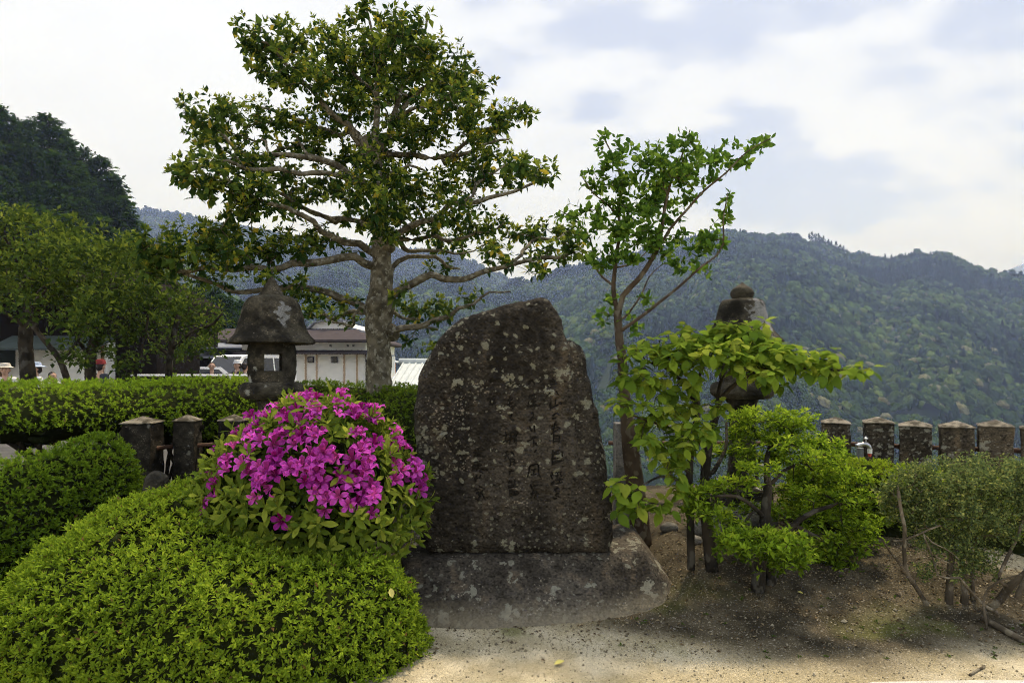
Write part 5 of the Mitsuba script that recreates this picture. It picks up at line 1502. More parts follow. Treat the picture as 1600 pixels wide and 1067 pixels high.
# ------------------------------------------------------------------ plain materials of the background
def plain(name, c, rough=0.6, spec=0.3, vary=0.15, f=6.0, metallic=0.0):
    mat(name, lambda p, n, uv: mi.Color3f(c) * (1 - vary + 2 * vary * fbm(p.x * f, p.y * f, p.z * f, 3)), rough, spec=spec, metallic=metallic)


plain('cream_plaster', (0.85, 0.835, 0.77), 0.9, 0.3, 0.06)
plain('white_paint', (0.80, 0.80, 0.79), 0.35, 0.5, 0.04)
plain('dark_timber', (0.014, 0.012, 0.011), 0.9, 0.05)
plain('brown_timber', (0.20, 0.12, 0.07), 0.8)
plain('tan_timber', (0.48, 0.36, 0.24), 0.8)
plain('brown_roof', (0.070, 0.060, 0.062), 1.0, 0.02)
plain('grey_roof', (0.16, 0.17, 0.20), 0.5)
plain('pale_metal_roof', (0.46, 0.50, 0.50), 0.5, 0.4)
plain('teal_metal', (0.055, 0.07, 0.066), 0.8, 0.1)
plain('dark_glass', (0.012, 0.014, 0.018), 0.12, 0.6)
plain('rubber', (0.02, 0.02, 0.02), 0.85)
plain('steel', (0.45, 0.46, 0.48), 0.35, 0.5, 0.1, 20, 0.85)
plain('pipe_grey', (0.16, 0.17, 0.18), 0.5)
plain('red_paint', (0.55, 0.09, 0.06), 0.5)
plain('vermilion', (0.55, 0.14, 0.03), 0.6)
plain('skin', (0.48, 0.30, 0.21), 0.6)
plain('hair', (0.02, 0.015, 0.012), 0.6)
plain('beige_cloth', (0.56, 0.52, 0.44), 0.9)
plain('white_cloth', (0.74, 0.74, 0.74), 0.9)
plain('blue_cloth', (0.40, 0.47, 0.60), 0.9)
plain('dark_cloth', (0.03, 0.035, 0.05), 0.9)
plain('red_cloth', (0.20, 0.025, 0.025), 0.9)
mat('weathered_plank', lambda p, n, uv: mix((0.26, 0.21, 0.13), (0.46, 0.39, 0.26), fbm(p.x * 30, p.y * 30, p.z * 2.5, 4)) * (0.75 + 0.5 * noise(p.x * 90, p.y * 90, p.z * 6)), 0.9, spec=0.1)


def prism(poly2, y0, y1):
    """polygon in x, z extruded along y"""
    m = trimesh.creation.extrude_polygon(Polygon(poly2), y1 - y0, engine='earcut')
    v = np.array(m.vertices)
    m = trimesh.Trimesh(np.c_[v[:, 0], y0 + v[:, 2], v[:, 1]], m.faces, process=False)
    if m.volume < 0:
        m.invert()
    return m


def turned(m, rz, x, y, z=0):
    m = m.copy()
    m.apply_transform(trimesh.transformations.rotation_matrix(rz, [0, 0, 1]))
    m.apply_translation([x, y, z])
    return m


# ------------------------------------------------------------------ the white hall with the brown roof
H = thing('white_hall', 'white walled hall with sweeping dark brown roof between the left lantern and the tree', 'building')
Y = 32.0
Xl, Xr = -13.6, (572 - 800) / 1000 * Y
zz_ = lambda py, Y=Y: EYE - (py - 570) / 1000 * Y
put('wall', box((Xl + Xr) / 2, Y + 4, (zz_(553) - 3.2) / 2, Xr - Xl, 8, zz_(553) + 3.2), 'cream_plaster', H, smooth=False)
put('upper_wall', box((Xl + Xr) / 2, Y + 4.05, (zz_(551) + zz_(530)) / 2, Xr - Xl - .1, 7.9, zz_(530) - zz_(551)), 'cream_plaster', H, smooth=False)
for px in (440, 478, 495, 538, 558):
    x = (px - 800) / 1000 * Y
    put('pillar', box(x, Y - 0.02, 0.05, 0.08, 0.06, 4.05), 'tan_timber', H, smooth=False)
pent = prism([(Y - 0.9, zz_(553.5)), (Y - 0.85, zz_(551.5)), (Y + 0.1, zz_(547)), (Y + 0.1, zz_(553.5))], Xl, Xr + 0.9)
v = np.array(pent.vertices)
put('lower_roof', trimesh.Trimesh(np.c_[v[:, 1], v[:, 0], v[:, 2]], pent.faces[:, ::-1]), 'brown_roof', H, smooth=False)
for px in (486, 523):
    w_ = put('window', box((px - 800) / 1000 * Y, Y - 0.03, zz_(562), 0.30, 0.08, 0.30), 'dark_timber', H, smooth=False)
    put('pane', box((px - 800) / 1000 * Y, Y - 0.075, zz_(562), 0.24, 0.01, 0.24), 'dark_glass', w_, smooth=False)
for px in (516, 543, 552):
    put('vent', box((px - 800) / 1000 * Y, Y + 0.06, zz_(540), 0.10, 0.06, 0.10), 'pipe_grey', H, smooth=False)
# the hipped lower part of the roof and the gable above it
e0, e1, ez, mz = Xl - 1.3, (577 - 800) / 1000 * (Y - 1.2), zz_(532), zz_(513)
gx0, gx1 = (462 - 800) / 1000 * Y, (546 - 800) / 1000 * Y
hip = m3.Manifold.batch_hull([m3.Manifold.cube([e1 - e0, 10.4, 0.10]).translate([e0, Y - 1.2, ez - 0.1]), m3.Manifold.cube([gx1 - gx0 + 4, 5, 0.05]).translate([gx0 - 4, Y + 1.2, mz])])
put('hip_roof', to_tri(hip), 'brown_roof', H, smooth=False)
px_, pz_ = (gx0 + gx1) / 2, zz_(496)
gable = prism([(gx0, mz), (gx1, mz), (px_ + 0.9, pz_ - 0.18), (px_ + .2, pz_), (px_ - .2, pz_), (px_ - 0.9, pz_ - 0.18)], Y + 1.3, Y + 6)
put('gable', gable, 'cream_plaster', H, smooth=False)
for s, lb in ((-1, 0), (1, 1)):
    edge_ = [(px_, pz_ + .05), (px_ + s * 0.75, pz_ - 0.12), (px_ + s * (gx1 - px_) * 0.75, mz + 0.16), (px_ + s * (gx1 - px_ + 0.35), mz - 0.05)]
    low = [(a, b - 0.10) for a, b in edge_][::-1]
    put('gable_roof', prism(edge_ + low, Y + 1.0, Y + 6.2), 'grey_roof', H, smooth=False)
put('ridge_cap', box(px_, Y + 3.6, pz_ + 0.10, 0.22, 5.3, 0.16, bevel=0.03), 'grey_roof', H, smooth=False)
put('ridge_ornament', trimesh.Trimesh(*tube([(px_, Y + 0.92, pz_ - 0.12), (px_, Y + 0.95, pz_ + 0.30)], [0.12, 0.05], 8)), 'grey_roof', H, smooth=40)
put('downpipe', trimesh.Trimesh(*tube([(Xr + 0.02, Y - 0.08, -3), (Xr + 0.02, Y - 0.08, zz_(553))], 0.035, 6)), 'dark_timber', H, smooth=True)

# a small blue-grey roofed house by the car park
B = thing('small_house', 'low house with blue-grey roofs left of the left lantern, behind the white van', 'house')
Y = 38.0
z_ = lambda py: EYE - (py - 570) / 1000 * Y
put('wall', box(-17.2, Y + 2.5, 0.6, 7.0, 4.0, 2.9), 'dark_timber', B, smooth=False)
for (ya, yb, xa, xb) in ((532, 545, -18.9, -13.0), (549, 560, -19.3, -13.4)):
    rf_ = m3.Manifold.batch_hull([m3.Manifold.cube([xb - xa, 6, 0.08]).translate([xa, Y - 0.9, z_(yb)]), m3.Manifold.cube([xb - xa - 1.6, 1.2, 0.05]).translate([xa + .8, Y + 1.5, z_(ya)])])
    put('roof', to_tri(rf_), 'grey_roof', B, smooth=False)
put('gable_board', prism([(-17.2, z_(536)), (-15.2, z_(536)), (-16.0, z_(524))], Y + 0.2, Y + 0.5), 'brown_timber', B, smooth=False)

# the shop behind the row of trees
S = thing('shop_building', 'low cream shop building with dark timber upper floor behind the trees at the left', 'building')
Y = 17.0
z_ = lambda py: EYE - (py - 570) / 1000 * Y
x_ = lambda px: (px - 800) / 1000 * Y
put('wall', box((x_(-160) + x_(165)) / 2, Y + 2, 1.05, x_(165) - x_(-160), 4, 2.2), 'cream_plaster', S, smooth=False)
put('upper_floor', box((x_(-160) + x_(235)) / 2, Y + 2.2, 2.75, x_(235) - x_(-160), 3.4, 1.25), 'dark_timber', S, smooth=False)
rf_ = m3.Manifold.batch_hull([m3.Manifold.cube([x_(232) - x_(-190), 5.0, 0.1]).translate([x_(-190), Y - 0.6, 3.30]), m3.Manifold.cube([x_(170) - x_(-160), 0.3, 0.1]).translate([x_(-160), Y + 2.0, 4.3])])
put('roof', to_tri(rf_), 'dark_timber', S, smooth=False)
pent = m3.Manifold.batch_hull([m3.Manifold.cube([x_(180) - x_(22), 0.05, 0.05]).translate([x_(22), Y - 0.9, 1.92]), m3.Manifold.cube([x_(180) - x_(22), 0.05, 0.08]).translate([x_(22), Y - 0.05, 2.24])])
put('canopy', to_tri(pent), 'teal_metal', S, smooth=False)
put('awning', box(x_(2), Y - 0.35, 1.72, 0.75, 0.7, 0.5, bevel=.03), 'teal_metal', S, smooth=False)
for a, b, top, bt in ((40, 52, 556, 600), (-12, 8, 562, 590), (-70, -40, 556, 590)):
    d_ = put('door', box((x_(a) + x_(b)) / 2, Y - 0.03, (z_(top) + z_(bt)) / 2, x_(b) - x_(a), 0.08, z_(top) - z_(bt)), 'brown_timber', S, smooth=False)
    put('pane', box((x_(a) + x_(b)) / 2, Y - 0.075, (z_(top) + z_(bt)) / 2 + .1, (x_(b) - x_(a)) * .7, 0.02, (z_(top) - z_(bt)) * .6), 'dark_glass', d_, smooth=False)
put('storefront', box((x_(166) + x_(232)) / 2, Y + 1.6, 1.05, x_(232) - x_(166), 2.4, 2.2), 'dark_timber', S, smooth=False)
w_ = put('window', box(x_(146), Y - 0.03, z_(561), x_(151) - x_(140), 0.08, z_(549) - z_(574)), 'grey_roof', S, smooth=False)
put('pane', box(x_(146), Y - 0.08, z_(561), (x_(151) - x_(140)) * .8, 0.02, (z_(549) - z_(574)) * .85), 'dark_glass', w_, smooth=False)
put('drain_pipe', trimesh.Trimesh(*tube([(x_(163), Y - .08, 0), (x_(163), Y - .08, 2.2)], 0.04, 6)), 'brown_timber', S, smooth=True)

# pale ribbed roof right behind the memorial stone
R = thing('metal_roofed_shed', 'shed with pale ribbed metal roof between the tree trunk and the memorial stone', 'shed')
P0, P1 = np.array([W(606, 606, 13.5), W(760, 606, 13.5)]), np.array([W(631, 567, 16.5), W(780, 567, 16.5)])
put('roof', trimesh.Trimesh(*(lambda q: (np.vstack([q, q - [0, 0, .06]]), np.array([[0, 1, 2], [0, 2, 3], [4, 6, 5], [4, 7, 6], [0, 4, 5], [0, 5, 1], [3, 2, 6], [3, 6, 7], [0, 3, 7], [0, 7, 4]])))(np.array([P0[0], P0[1], P1[1], P1[0]]))), 'pale_metal_roof', R, smooth=False)
for t in np.linspace(0, 1, 16):
    a, b = P0[0] + (P0[1] - P0[0]) * t, P1[0] + (P1[1] - P1[0]) * t
    put('roof_rib', trimesh.Trimesh(*tube([a + [0, 0, .015], b + [0, 0, .015]], 0.022, 6)), 'pale_metal_roof', R, smooth=False)
put('ridge_cap', trimesh.Trimesh(*tube([P1[0] + [-.12, 0, .03], P1[1] + [0, 0, .03]], 0.09, 8)), 'pale_metal_roof', R, smooth=True)
put('wall', box(P0[0][0] + 1.2, 15.3, -1.0, 1.9, 2.6, 4.0), 'dark_timber', R, smooth=False)

# vermilion pavilion in the distance
V = thing('vermilion_pavilion', 'small distant vermilion pavilion with pale roofs behind the tree trunk', 'pavilion')
Y = 55.0
c = W(590, 600, Y)
for zt, s in ((EYE + (570 - 566) / 1000 * Y, 1.75), (EYE + (570 - 588) / 1000 * Y, 2.0)):
    rf_ = m3.Manifold.batch_hull([m3.Manifold.cube([s * 2, s * 2, 0.06], True).translate([c[0], Y, zt]), m3.Manifold.cube([s * 0.9, s * .9, 0.04], True).translate([c[0], Y, zt + 0.32])])
    put('roof', to_tri(rf_), 'pale_metal_roof', V, smooth=False)
for a in (-1, 1):
    for b in (-1, 1):
        put('post', box(c[0] + a * 1.25, Y + b * 1.25, -1.5, 0.16, 0.16, 6.4), 'vermilion', V, smooth=False)
put('balustrade', box(c[0], Y - 1.3, zz_(592, Y), 2.7, 0.08, 0.30), 'vermilion', V, smooth=False)


# ------------------------------------------------------------------ cars and the van
def car(name, label, cat_, x, y, rz, prof, glass, L, wd, group_=None):
    t = thing(name, label, cat_, group_)
    slices = [(-wd / 2, 0.90), (-wd / 2 + 0.12, 1.0), (wd / 2 - 0.12, 1.0), (wd / 2, 0.90)]
    cx = L / 2
    pr = np.array(prof, float)
    body = m3.CrossSection([pr[::-1].tolist()]).offset(-0.06, m3.JoinType.Round).offset(0.06, m3.JoinType.Round)
    m = to_tri(m3.Manifold.extrude(body, wd).refine_to_length(0.25))
    v = np.array(m.vertices)
    w = np.c_[v[:, 0] - cx, v[:, 2] - wd / 2, v[:, 1]]
    k = np.clip((w[:, 2] - 0.85) / 0.9, 0, 1)
    w[:, 1] *= 1 - 0.16 * k - 0.05 * (w[:, 2] < 0.4)
    m = trimesh.Trimesh(w, m.faces, process=False)
    if m.volume < 0:
        m.invert()
    put('body', turned(m, rz, x, y), 'white_paint', t, smooth=35)
    for g_ in glass:
        for s in (-1, 1):
            gm = trimesh.creation.extrude_polygon(Polygon(g_), 0.02, engine='earcut')
            v = np.array(gm.vertices)
            z = v[:, 1]
            k = np.clip((z - 0.85) / 0.9, 0, 1)
            w = np.c_[v[:, 0] - cx, s * (wd / 2 * (1 - 0.16 * k) + 0.004 - 0.01 + v[:, 2] * 0.6), z]
            put('side_window', turned(trimesh.Trimesh(w, gm.faces), rz, x, y), 'dark_glass', t, smooth=False)
    a, b = np.array(glass[0][0]), np.array(glass[0][1])
    d = unit(np.array([b[0] - a[0], b[1] - a[1]]))
    n_ = np.array([-d[1], d[0]])
    ws = np.array([[a[0] - cx + n_[0] * .16, -wd * .40, a[1] + n_[1] * .16], [a[0] - cx + n_[0] * .16, wd * .40, a[1] + n_[1] * .16], [b[0] - cx + n_[0] * .10, wd * .36, b[1] + n_[1] * .10], [b[0] - cx + n_[0] * .10, -wd * .36, b[1] + n_[1] * .10]])
    put('windscreen', turned(trimesh.Trimesh(np.vstack([ws, ws + [0.05, 0, -0.03]]), [[0, 1, 2], [0, 2, 3], [4, 6, 5], [4, 7, 6], [0, 4, 5], [0, 5, 1], [2, 6, 7], [2, 7, 3], [0, 3, 7], [0, 7, 4], [1, 5, 6], [1, 6, 2]]), rz, x, y), 'dark_glass', t, smooth=False)
    for wx in (0.85, L - 0.85):
        for s in (-1, 1):
            pr_ = [(0.02, -0.10), (0.26, -0.10), (0.31, -0.06), (0.31, 0.06), (0.26, 0.10), (0.02, 0.10)]
            wm = lathe(pr_, 20)
            wm.apply_transform(trimesh.transformations.rotation_matrix(math.pi / 2, [1, 0, 0]))
            wm.apply_translation([wx - cx, s * (wd / 2 - 0.06), 0.31])
            wk = put('wheel', turned(wm, rz, x, y), 'rubber', t, smooth=30)
            rm = lathe([(0.01, -0.03), (0.19, -0.03), (0.19, 0.03), (0.01, 0.03)], 16)
            rm.apply_transform(trimesh.transformations.rotation_matrix(math.pi / 2, [1, 0, 0]))
            rm.apply_translation([wx - cx, s * (wd / 2 + 0.02), 0.31])
            put('rim', turned(rm, rz, x, y), 'steel', wk, smooth=30)
    for s in (-1, 1):
        put('headlight', turned(box(0.10 - cx, s * (wd / 2 - 0.26), 0.72, 0.14, 0.30, 0.16, bevel=0.03), rz, x, y), 'steel', t, smooth=False)
    return t


VAN = [(0, .25), (0, .75), (.12, .98), (.75, 1.15), (1.35, 1.88), (1.7, 1.97), (4.4, 1.97), (4.68, 1.8), (4.75, 1.0), (4.75, .25)]
VG = [[(0.85, 1.14), (1.42, 1.82), (1.95, 1.84), (1.95, 1.12)], [(2.05, 1.12), (2.05, 1.84), (3.2, 1.84), (3.2, 1.12)], [(3.3, 1.12), (3.3, 1.84), (4.35, 1.82), (4.5, 1.12)]]
CAR = [(0, .25), (0, .62), (.15, .78), (1.05, .92), (1.75, 1.42), (2.2, 1.5), (3.2, 1.48), (3.75, 1.02), (4.2, .95), (4.3, .6), (4.3, .25)]
CG = [[(1.15, .92), (1.82, 1.38), (2.35, 1.42), (2.35, .92)], [(2.45, .92), (2.45, 1.42), (3.1, 1.40), (3.6, .98)]]
car('parked_van', 'white van parked behind the railing left of the left lantern', 'van', (384 - 800) / 1000 * 27, 27.0, math.radians(74), VAN, VG, 4.75, 1.7)
car('parked_car', 'white car parked left of the white van, seen below the dark trees', 'car', (275 - 800) / 1000 * 20, 20.0, math.radians(60), CAR, CG, 4.3, 1.68, None)

# the railing of the car park
G = thing('guard_railing', 'white two-rail guard railing of the car park above the long hedge', 'railing')
Y = 17.0
for z in (1.27, 0.95):
    put('rail', trimesh.Trimesh(*tube([((205 - 800) / 1000 * Y, Y, z), ((400 - 800) / 1000 * Y, Y, z)], 0.032, 8)), 'white_paint', G, smooth=True)
for px in np.arange(210, 401, 16):
    put('post', trimesh.Trimesh(*tube([((px - 800) / 1000 * Y, Y + .04, -0.1), ((px - 800) / 1000 * Y, Y + .04, 1.32)], 0.04, 8)), 'dark_timber', G, smooth=True)


# ------------------------------------------------------------------ visitors
def person(label, px, Y, turn, hat, shirt, trousers, h=1.64, lean=0.0, arm=0.2):
    t = thing('person', label, 'person')
    k = h / 1.70
    S_ = lambda p, r: m3.Manifold.sphere(r * k, 14).translate([float(q) * k for q in p])
    def chain(*js):
        return m3.Manifold.batch_boolean([m3.Manifold.batch_hull([S_(a, ra), S_(b, rb)]) for (a, ra), (b, rb) in zip(js, js[1:])], m3.OpType.Add)
    def finish(parts, edge=0.03, it=6):
        m = to_tri(m3.Manifold.batch_boolean(parts, m3.OpType.Add).refine_to_length(edge))
        m.merge_vertices()
        trimesh.smoothing.filter_taubin(m, iterations=it)
        return turned(m, turn, (px - 800) / 1000 * Y, Y, -0.05)
    nose = (0, -0.118 + lean, 1.575)
    head = [m3.Manifold.batch_hull([S_((0, -0.015 + lean, 1.605), 0.092), S_((0, 0.02 + lean, 1.625), 0.088), S_((0, -0.045 + lean, 1.535), 0.052)]), chain(((0, lean * .9, 1.42), 0.058), ((0, lean, 1.55), 0.055)),
            m3.Manifold.batch_hull([S_((0, -0.098 + lean, 1.60), 0.012), S_(nose, 0.016)])]
    head += [S_((s * 0.088, 0.0 + lean, 1.59), 0.024) for s in (-1, 1)]
    limbs = []
    for s in (-1, 1):
        sh, el, wr = (s * 0.18, 0.01 + lean * .8, 1.37), (s * 0.235, 0.02, 1.10), (s * 0.215, -arm, 0.90 + arm * .6)
        limbs.append(chain((sh, 0.05), (el, 0.040), (wr, 0.028)))
        hd = np.array(wr) + np.array([0, -0.03, -0.05])
        limbs.append(m3.Manifold.batch_hull([S_(wr, 0.026), S_(hd + [0, -.02, 0], 0.022), S_(hd + [0, .025, 0], 0.022)]))
        for q in range(4):
            a = hd + [0, -0.03 + 0.02 * q, -0.01]
            limbs.append(chain((a, 0.0105), (a + np.array([-s * .008, -.004, -0.045 - 0.008 * (q in (1, 2))]), 0.0095), (a + np.array([-s * .022, -.004, -0.078 - 0.008 * (q in (1, 2))]), 0.008)))
        a = np.array(wr) + [-s * .01, -0.035, -0.02]
        limbs.append(chain((a, 0.012), (a + np.array([-s * .012, -.03, -0.035]), 0.010)))
    torso = [chain(((0, 0, 1.0), 0.12), ((0, lean * .5, 1.22), 0.125), ((0, lean * .9, 1.38), 0.085))]
    legs = [chain(((s * 0.09, 0, 0.95), 0.085), ((s * 0.10, -0.01, 0.52), 0.058), ((s * 0.10, 0.02, 0.09), 0.042), ((s * 0.105, -0.11, 0.045), 0.036)) for s in (-1, 1)]
    put('body', finish(head + limbs + torso + legs, 0.02, 4), 'skin', t, smooth=True)
    for s in (-1, 1):
        put('eye', turned(to_tri(S_((s * 0.034, -0.100 + lean, 1.612), 0.010)), turn, (px - 800) / 1000 * Y, Y, -0.05), 'hair', t, smooth=True)
    top = [m3.Manifold.batch_hull([S_((s_ * 0.13, lean * .9, 1.36), 0.075) for s_ in (-1, 1)] + [S_((s_ * 0.10, 0, 0.98), 0.105) for s_ in (-1, 1)])]
    for s in (-1, 1):
        top.append(chain(((s * 0.17, 0.01 + lean * .8, 1.37), 0.068), ((s * 0.235, 0.02, 1.09), 0.054)))
    put('shirt', finish(top), shirt, t, smooth=True)
    put('trousers', finish([m3.Manifold.batch_hull([S_((s_ * 0.085, 0, 0.96), 0.105) for s_ in (-1, 1)])] + [chain(((s * 0.09, 0, 0.93), 0.10), ((s * 0.10, -0.01, 0.52), 0.078), ((s * 0.10, 0.02, 0.12), 0.066)) for s in (-1, 1)]), trousers, t, smooth=True)
    put('hair', finish([m3.Manifold.batch_hull([S_((0, 0.02 + lean, 1.635), 0.094), S_((0, 0.045 + lean, 1.575), 0.082)])]), 'hair', t, smooth=True)
    if hat:
        m_, brim = hat
        hm = lathe([(brim * k, 1.655 * k), ((brim + .004) * k, 1.66 * k), (0.112 * k, 1.69 * k), (0.108 * k, 1.73 * k), (0.085 * k, 1.765 * k), (0.01, 1.775 * k)], 28, (0, lean * k, 0))
        put('hat', turned(hm, turn, (px - 800) / 1000 * Y, Y, -0.05), m_, t, smooth=40)
    for s in (-1, 1):
        put('shoe', turned(to_tri(m3.Manifold.batch_hull([S_((s * 0.10, 0.03, 0.04), 0.045), S_((s * 0.107, -0.15, 0.032), 0.038)]).refine_to_length(0.05)), turn, (px - 800) / 1000 * Y, Y, -0.05), 'dark_cloth', t, smooth=True)


person('person in a pale sun hat and light jacket at the far left edge', 8, 14.0, 0.5, ('beige_cloth', 0.17), 'white_cloth', 'beige_cloth', 1.58)
person('person in a wide pale blue sun hat and white shirt behind the long hedge', 56, 14.0, -0.6, ('blue_cloth', 0.20), 'white_cloth', 'dark_cloth', 1.60)
person('bareheaded person in a white shirt right of the leaning tree', 82, 15.0, 1.2, None, 'white_cloth', 'dark_cloth', 1.42)
person('person in a white top beside the one in the red cap', 142, 15.0, 2.6, None, 'white_cloth', 'blue_cloth', 1.58)
person('person in dark clothes and a red cap before the shop', 157, 15.0, 2.9, ('red_cloth', 0.12), 'dark_cloth', 'dark_cloth', 1.66)
person('person in dark clothes at the railing, left of the white van', 331, 19.0, 0.4, None, 'dark_cloth', 'dark_cloth', 1.66)
person('person in a white cap and dark clothes in front of the white van', 371, 19.0, -0.5, ('white_cloth', 0.12), 'dark_cloth', 'dark_cloth', 1.68)
person('person in beige standing close to the left lantern by the white van', 383, 19.5, 2.8, None, 'beige_cloth', 'dark_cloth', 1.64)

# ------------------------------------------------------------------ water tap, plank fence, small things on the ground
tp_ = thing('water_tap', 'grey standpipe with steel tap and red-tipped hose end before the stone posts', 'water tap')
Y = 5.75
c = W(1344, 690, Y)
k = Y / 1000
put('standpipe', trimesh.Trimesh(*tube([(c[0], Y, 0), (c[0], Y, c[2] - 10 * k)], 5.2 * k, 14)), 'pipe_grey', tp_, smooth=40)
put('valve', trimesh.Trimesh(*tube(catmull(np.array([(c[0] - 9 * k, Y - .03, c[2] - 6 * k), (c[0] - 2 * k, Y - .03, c[2] - 4 * k), (c[0] + 4 * k, Y - .04, c[2] - 3 * k), (c[0] + 9 * k, Y - .05, c[2] - 6 * k), (c[0] + 10 * k, Y - .05, c[2] - 11 * k)]), 0.01), 3.2 * k, 12)), 'steel', tp_, smooth=True)
put('handle', lathe([(.5 * k, c[2] - 1 * k), (1.2 * k, c[2]), (1.2 * k, c[2] + 4 * k), (3.2 * k, c[2] + 5 * k), (3.0 * k, c[2] + 7 * k), (.8 * k, c[2] + 8 * k), (.5 * k, c[2] + 10 * k)], 16, (c[0] + 5 * k, Y - .04, 0)), 'steel', tp_, smooth=30)
put('nozzle', trimesh.Trimesh(*tube([(c[0] + 10 * k, Y - .05, c[2] - 10 * k), (c[0] + 10 * k, Y - .05, c[2] - 17 * k)], 3.6 * k, 14)), 'white_paint', tp_, smooth=40)
put('hose_end', trimesh.Trimesh(*tube([(c[0] + 10 * k, Y - .05, c[2] - 16.5 * k), (c[0] + 10 * k, Y - .05, c[2] - 22 * k)], [3.0 * k, 2.2 * k], 14)), 'red_paint', tp_, smooth=40, label='red tip')

F = thing('plank_fence', 'low fence of weathered upright planks behind the twisted shrub at the right edge', 'fence')
for i in range(7):
    a = W(1552 + i * 19, 872, 5.0)
    put('plank', box(a[0], 5.0 + 0.02 * (i % 2), 0.28, 0.088, 0.025, 0.60 + 0.01 * ((i * 7) % 3), bevel=0.004), 'weathered_plank', F, smooth=False)
put('crossbar', box(4.2, 5.05, 0.18, 0.95, 0.03, 0.07), 'weathered_plank', F, smooth=False)

scene['fallen'] = {'type': 'twosided', 'bsdf': {'type': 'principled', 'base_color': rgb(0.50, 0.46, 0.12), 'roughness': 0.6}}
for (px, py, zt, sz, rz_, lb) in ((866, 1040, 0.0, 0.055, 0.3, 'fallen yellow leaf on the bright sand before the memorial stone'), (617, 927, 0.37, 0.05, 1.9, 'yellow leaf caught on the front of the big azalea mound'), (1255, 924, 0.1, 0.035, 2.6, 'small yellow leaf under the cloud-pruned azalea')):
    Y = (EYE - zt) / (py - 570) * 1000
    c = W(px, py, Y)
    gz = float(ground_h(np.array([c[0]]), np.array([c[1]]))[0])
    fl_ = thing('fallen_leaf', lb, 'leaf')
    v, f = leaf_full(w=0.6, droop=-0.15, fold=0.25)
    Rm = trimesh.transformations.rotation_matrix(rz_, [0, 0, 1])[:3, :3]
    tilt = trimesh.transformations.rotation_matrix(0.9 if zt > .2 else 0.15, [1, 0, 0])[:3, :3]
    put('blade', trimesh.Trimesh((v * sz) @ Rm.T @ tilt.T + [c[0], c[1] - (0.06 if zt > .2 else 0), (c[2] if zt > .2 else gz + 0.008)], f, process=False), 'fallen', fl_, smooth=True)


def stick(label, pts, r, zs=None):
    P_ = []
    for px, py in pts:
        Y = 1.55 / (py - 570) * 1000
        for _ in range(4):
            c = W(px, py, Y)
            g_ = float(ground_h(np.array([c[0]]), np.array([c[1]]))[0])
            Y = (EYE - g_ - r) / (py - 570) * 1000
        P_.append(W(px, py, Y))
    t = thing('dead_branch', label, 'branch')
    put('stick', trimesh.Trimesh(*tube(catmull(np.array(P_), 0.03), r, 8)), 'twisted_bark', t, smooth=True)


stick('small forked dead twig on the gravel at the bottom right', [(1515, 1054), (1528, 1046), (1538, 1041)], 0.006)
stick('pale dead branch lying at the right edge under the twisted shrub', [(1535, 965), (1565, 982), (1600, 1000), (1640, 1012)], 0.018)
stick('grey fallen branch arching behind the crooked stem of the twisted shrub', [(1402, 932), (1420, 915), (1440, 909), (1480, 912), (1510, 915)], 0.018)
stick('thin pale twig on the earth left of the thin dark trunk', [(1030, 862), (1050, 868), (1072, 872)], 0.006)

# litter and grit on the earth
rl = np.random.default_rng(301)
n = 9000
x = rl.uniform(-0.9, 3.9, n)
y = rl.uniform(3.2, 5.6, n)
den = np.clip((y - 3.25 - 0.25 * meshkit.fbm(np.c_[x * 2, y * 2, x * 0], 3, 5)) / 0.7, 0.012, 1)
ok = rl.random(n) < den
x, y = x[ok], y[ok]
P = np.c_[x, y, ground_h(x, y) + 0.003]
M = frames(P, np.c_[rl.normal(size=(len(P), 2)), rl.normal(0, 0.15, len(P))], np.c_[rl.normal(0, 0.25, (len(P), 2)), np.ones(len(P))], rl.uniform(0.008, 0.032, len(P)))
pal = np.array([(0.16, 0.12, 0.07), (0.085, 0.06, 0.035), (0.26, 0.21, 0.13), (0.05, 0.04, 0.025), (0.34, 0.29, 0.19)])
m, c = leaf_mesh(M, leaf_small(0.5, 0.3), pal[rl.choice(5, len(M), p=[.3, .3, .15, .2, .05])])
k = key('leaf_litter')
scene['litter'] = {'type': 'twosided', 'bsdf': {'type': 'diffuse', 'reflectance': VC}}
scene[k] = mikit.ply(m, 'litter', smooth=False, color=c)
labels[k] = {'kind': 'stuff', 'label': 'brown dead leaf litter strewn over the dark earth under the shrubs', 'category': 'leaf litter'}
n = 9000
x = rl.uniform(-1.2, 3.6, n)
y = np.where(rl.random(n) < 0.25, rl.uniform(2.9, 3.5, n), rl.uniform(3.4, 4.9, n))
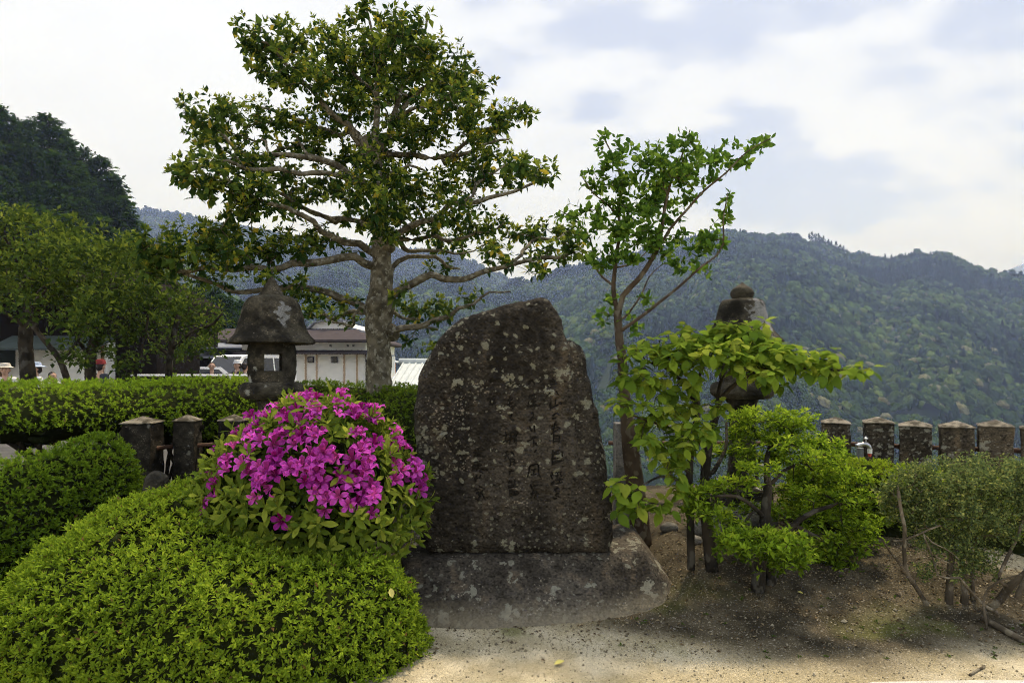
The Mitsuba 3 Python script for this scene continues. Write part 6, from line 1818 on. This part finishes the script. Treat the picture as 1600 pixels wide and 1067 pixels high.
vb, fb = np.array([[1, 0, 0], [-1, 0, 0], [0, 1, 0], [0, -1, 0], [0, 0, 1.0], [0, 0, -1]]), np.array([[0, 2, 4], [2, 1, 4], [1, 3, 4], [3, 0, 4], [2, 0, 5], [1, 2, 5], [3, 1, 5], [0, 3, 5]])
s = (rl.gamma(2.0, 0.0013, n) + 0.0018) * np.where(y < 3.45, 0.75, 1.0)
vs = (vb[None] * (s[:, None, None] * rl.uniform(0.6, 1.3, (n, 6, 3)))) + np.c_[x, y, ground_h(x, y) + s * 0.3][:, None]
pc = np.array([(0.22, 0.19, 0.13), (0.16, 0.14, 0.10), (0.30, 0.27, 0.20), (0.11, 0.09, 0.06)])[rl.choice(4, n, p=[.4, .3, .1, .2])]
k = key('gravel')
scene[k] = mikit.ply(trimesh.Trimesh(vs.reshape(-1, 3), (fb[None] + np.arange(n)[:, None, None] * 6).reshape(-1, 3), process=False), 'litter', smooth=False, color=np.repeat(pc, 6, 0))
labels[k] = {'kind': 'stuff', 'label': 'loose small grit and pebbles on the sandy ground', 'category': 'gravel'}
# small weeds
n = 90
x = rl.uniform(0.6, 3.4, n)
y = rl.uniform(3.35, 4.6, n)
M, _ = rosettes(rl, np.c_[x, y, ground_h(x, y)], np.tile([0, 0, 1.0], (n, 1)), 6, 0.022, (5, 60))
m, c = leaf_mesh(M, SMALL, np.tile([0.07, 0.12, 0.02], (len(M), 1)) * rl.uniform(.7, 1.4, (len(M), 1)))
k = key('ground_weeds')
scene[k] = mikit.ply(m, 'leaf_soft', smooth=True, color=c)
labels[k] = {'kind': 'stuff', 'label': 'tiny scattered green weeds on the dark earth', 'category': 'weeds'}

# pale edge of the paved path at the bottom right
kb = trimesh.creation.extrude_polygon(Polygon([(1.62, 3.06), (1.75, 3.105), (2.3, 3.125), (2.55, 3.12), (2.56, 2.6), (1.62, 2.6)]), 0.05, engine='earcut')
kb.apply_translation([0, 0, -0.036])
mat('pale_paving', lambda p, n, uv: mix((0.40, 0.38, 0.33), (0.60, 0.58, 0.52), fbm(p.x * 12, p.y * 12, 0, 4)), 0.9)
structure('pavement', kb, 'pale_paving', smooth=False)
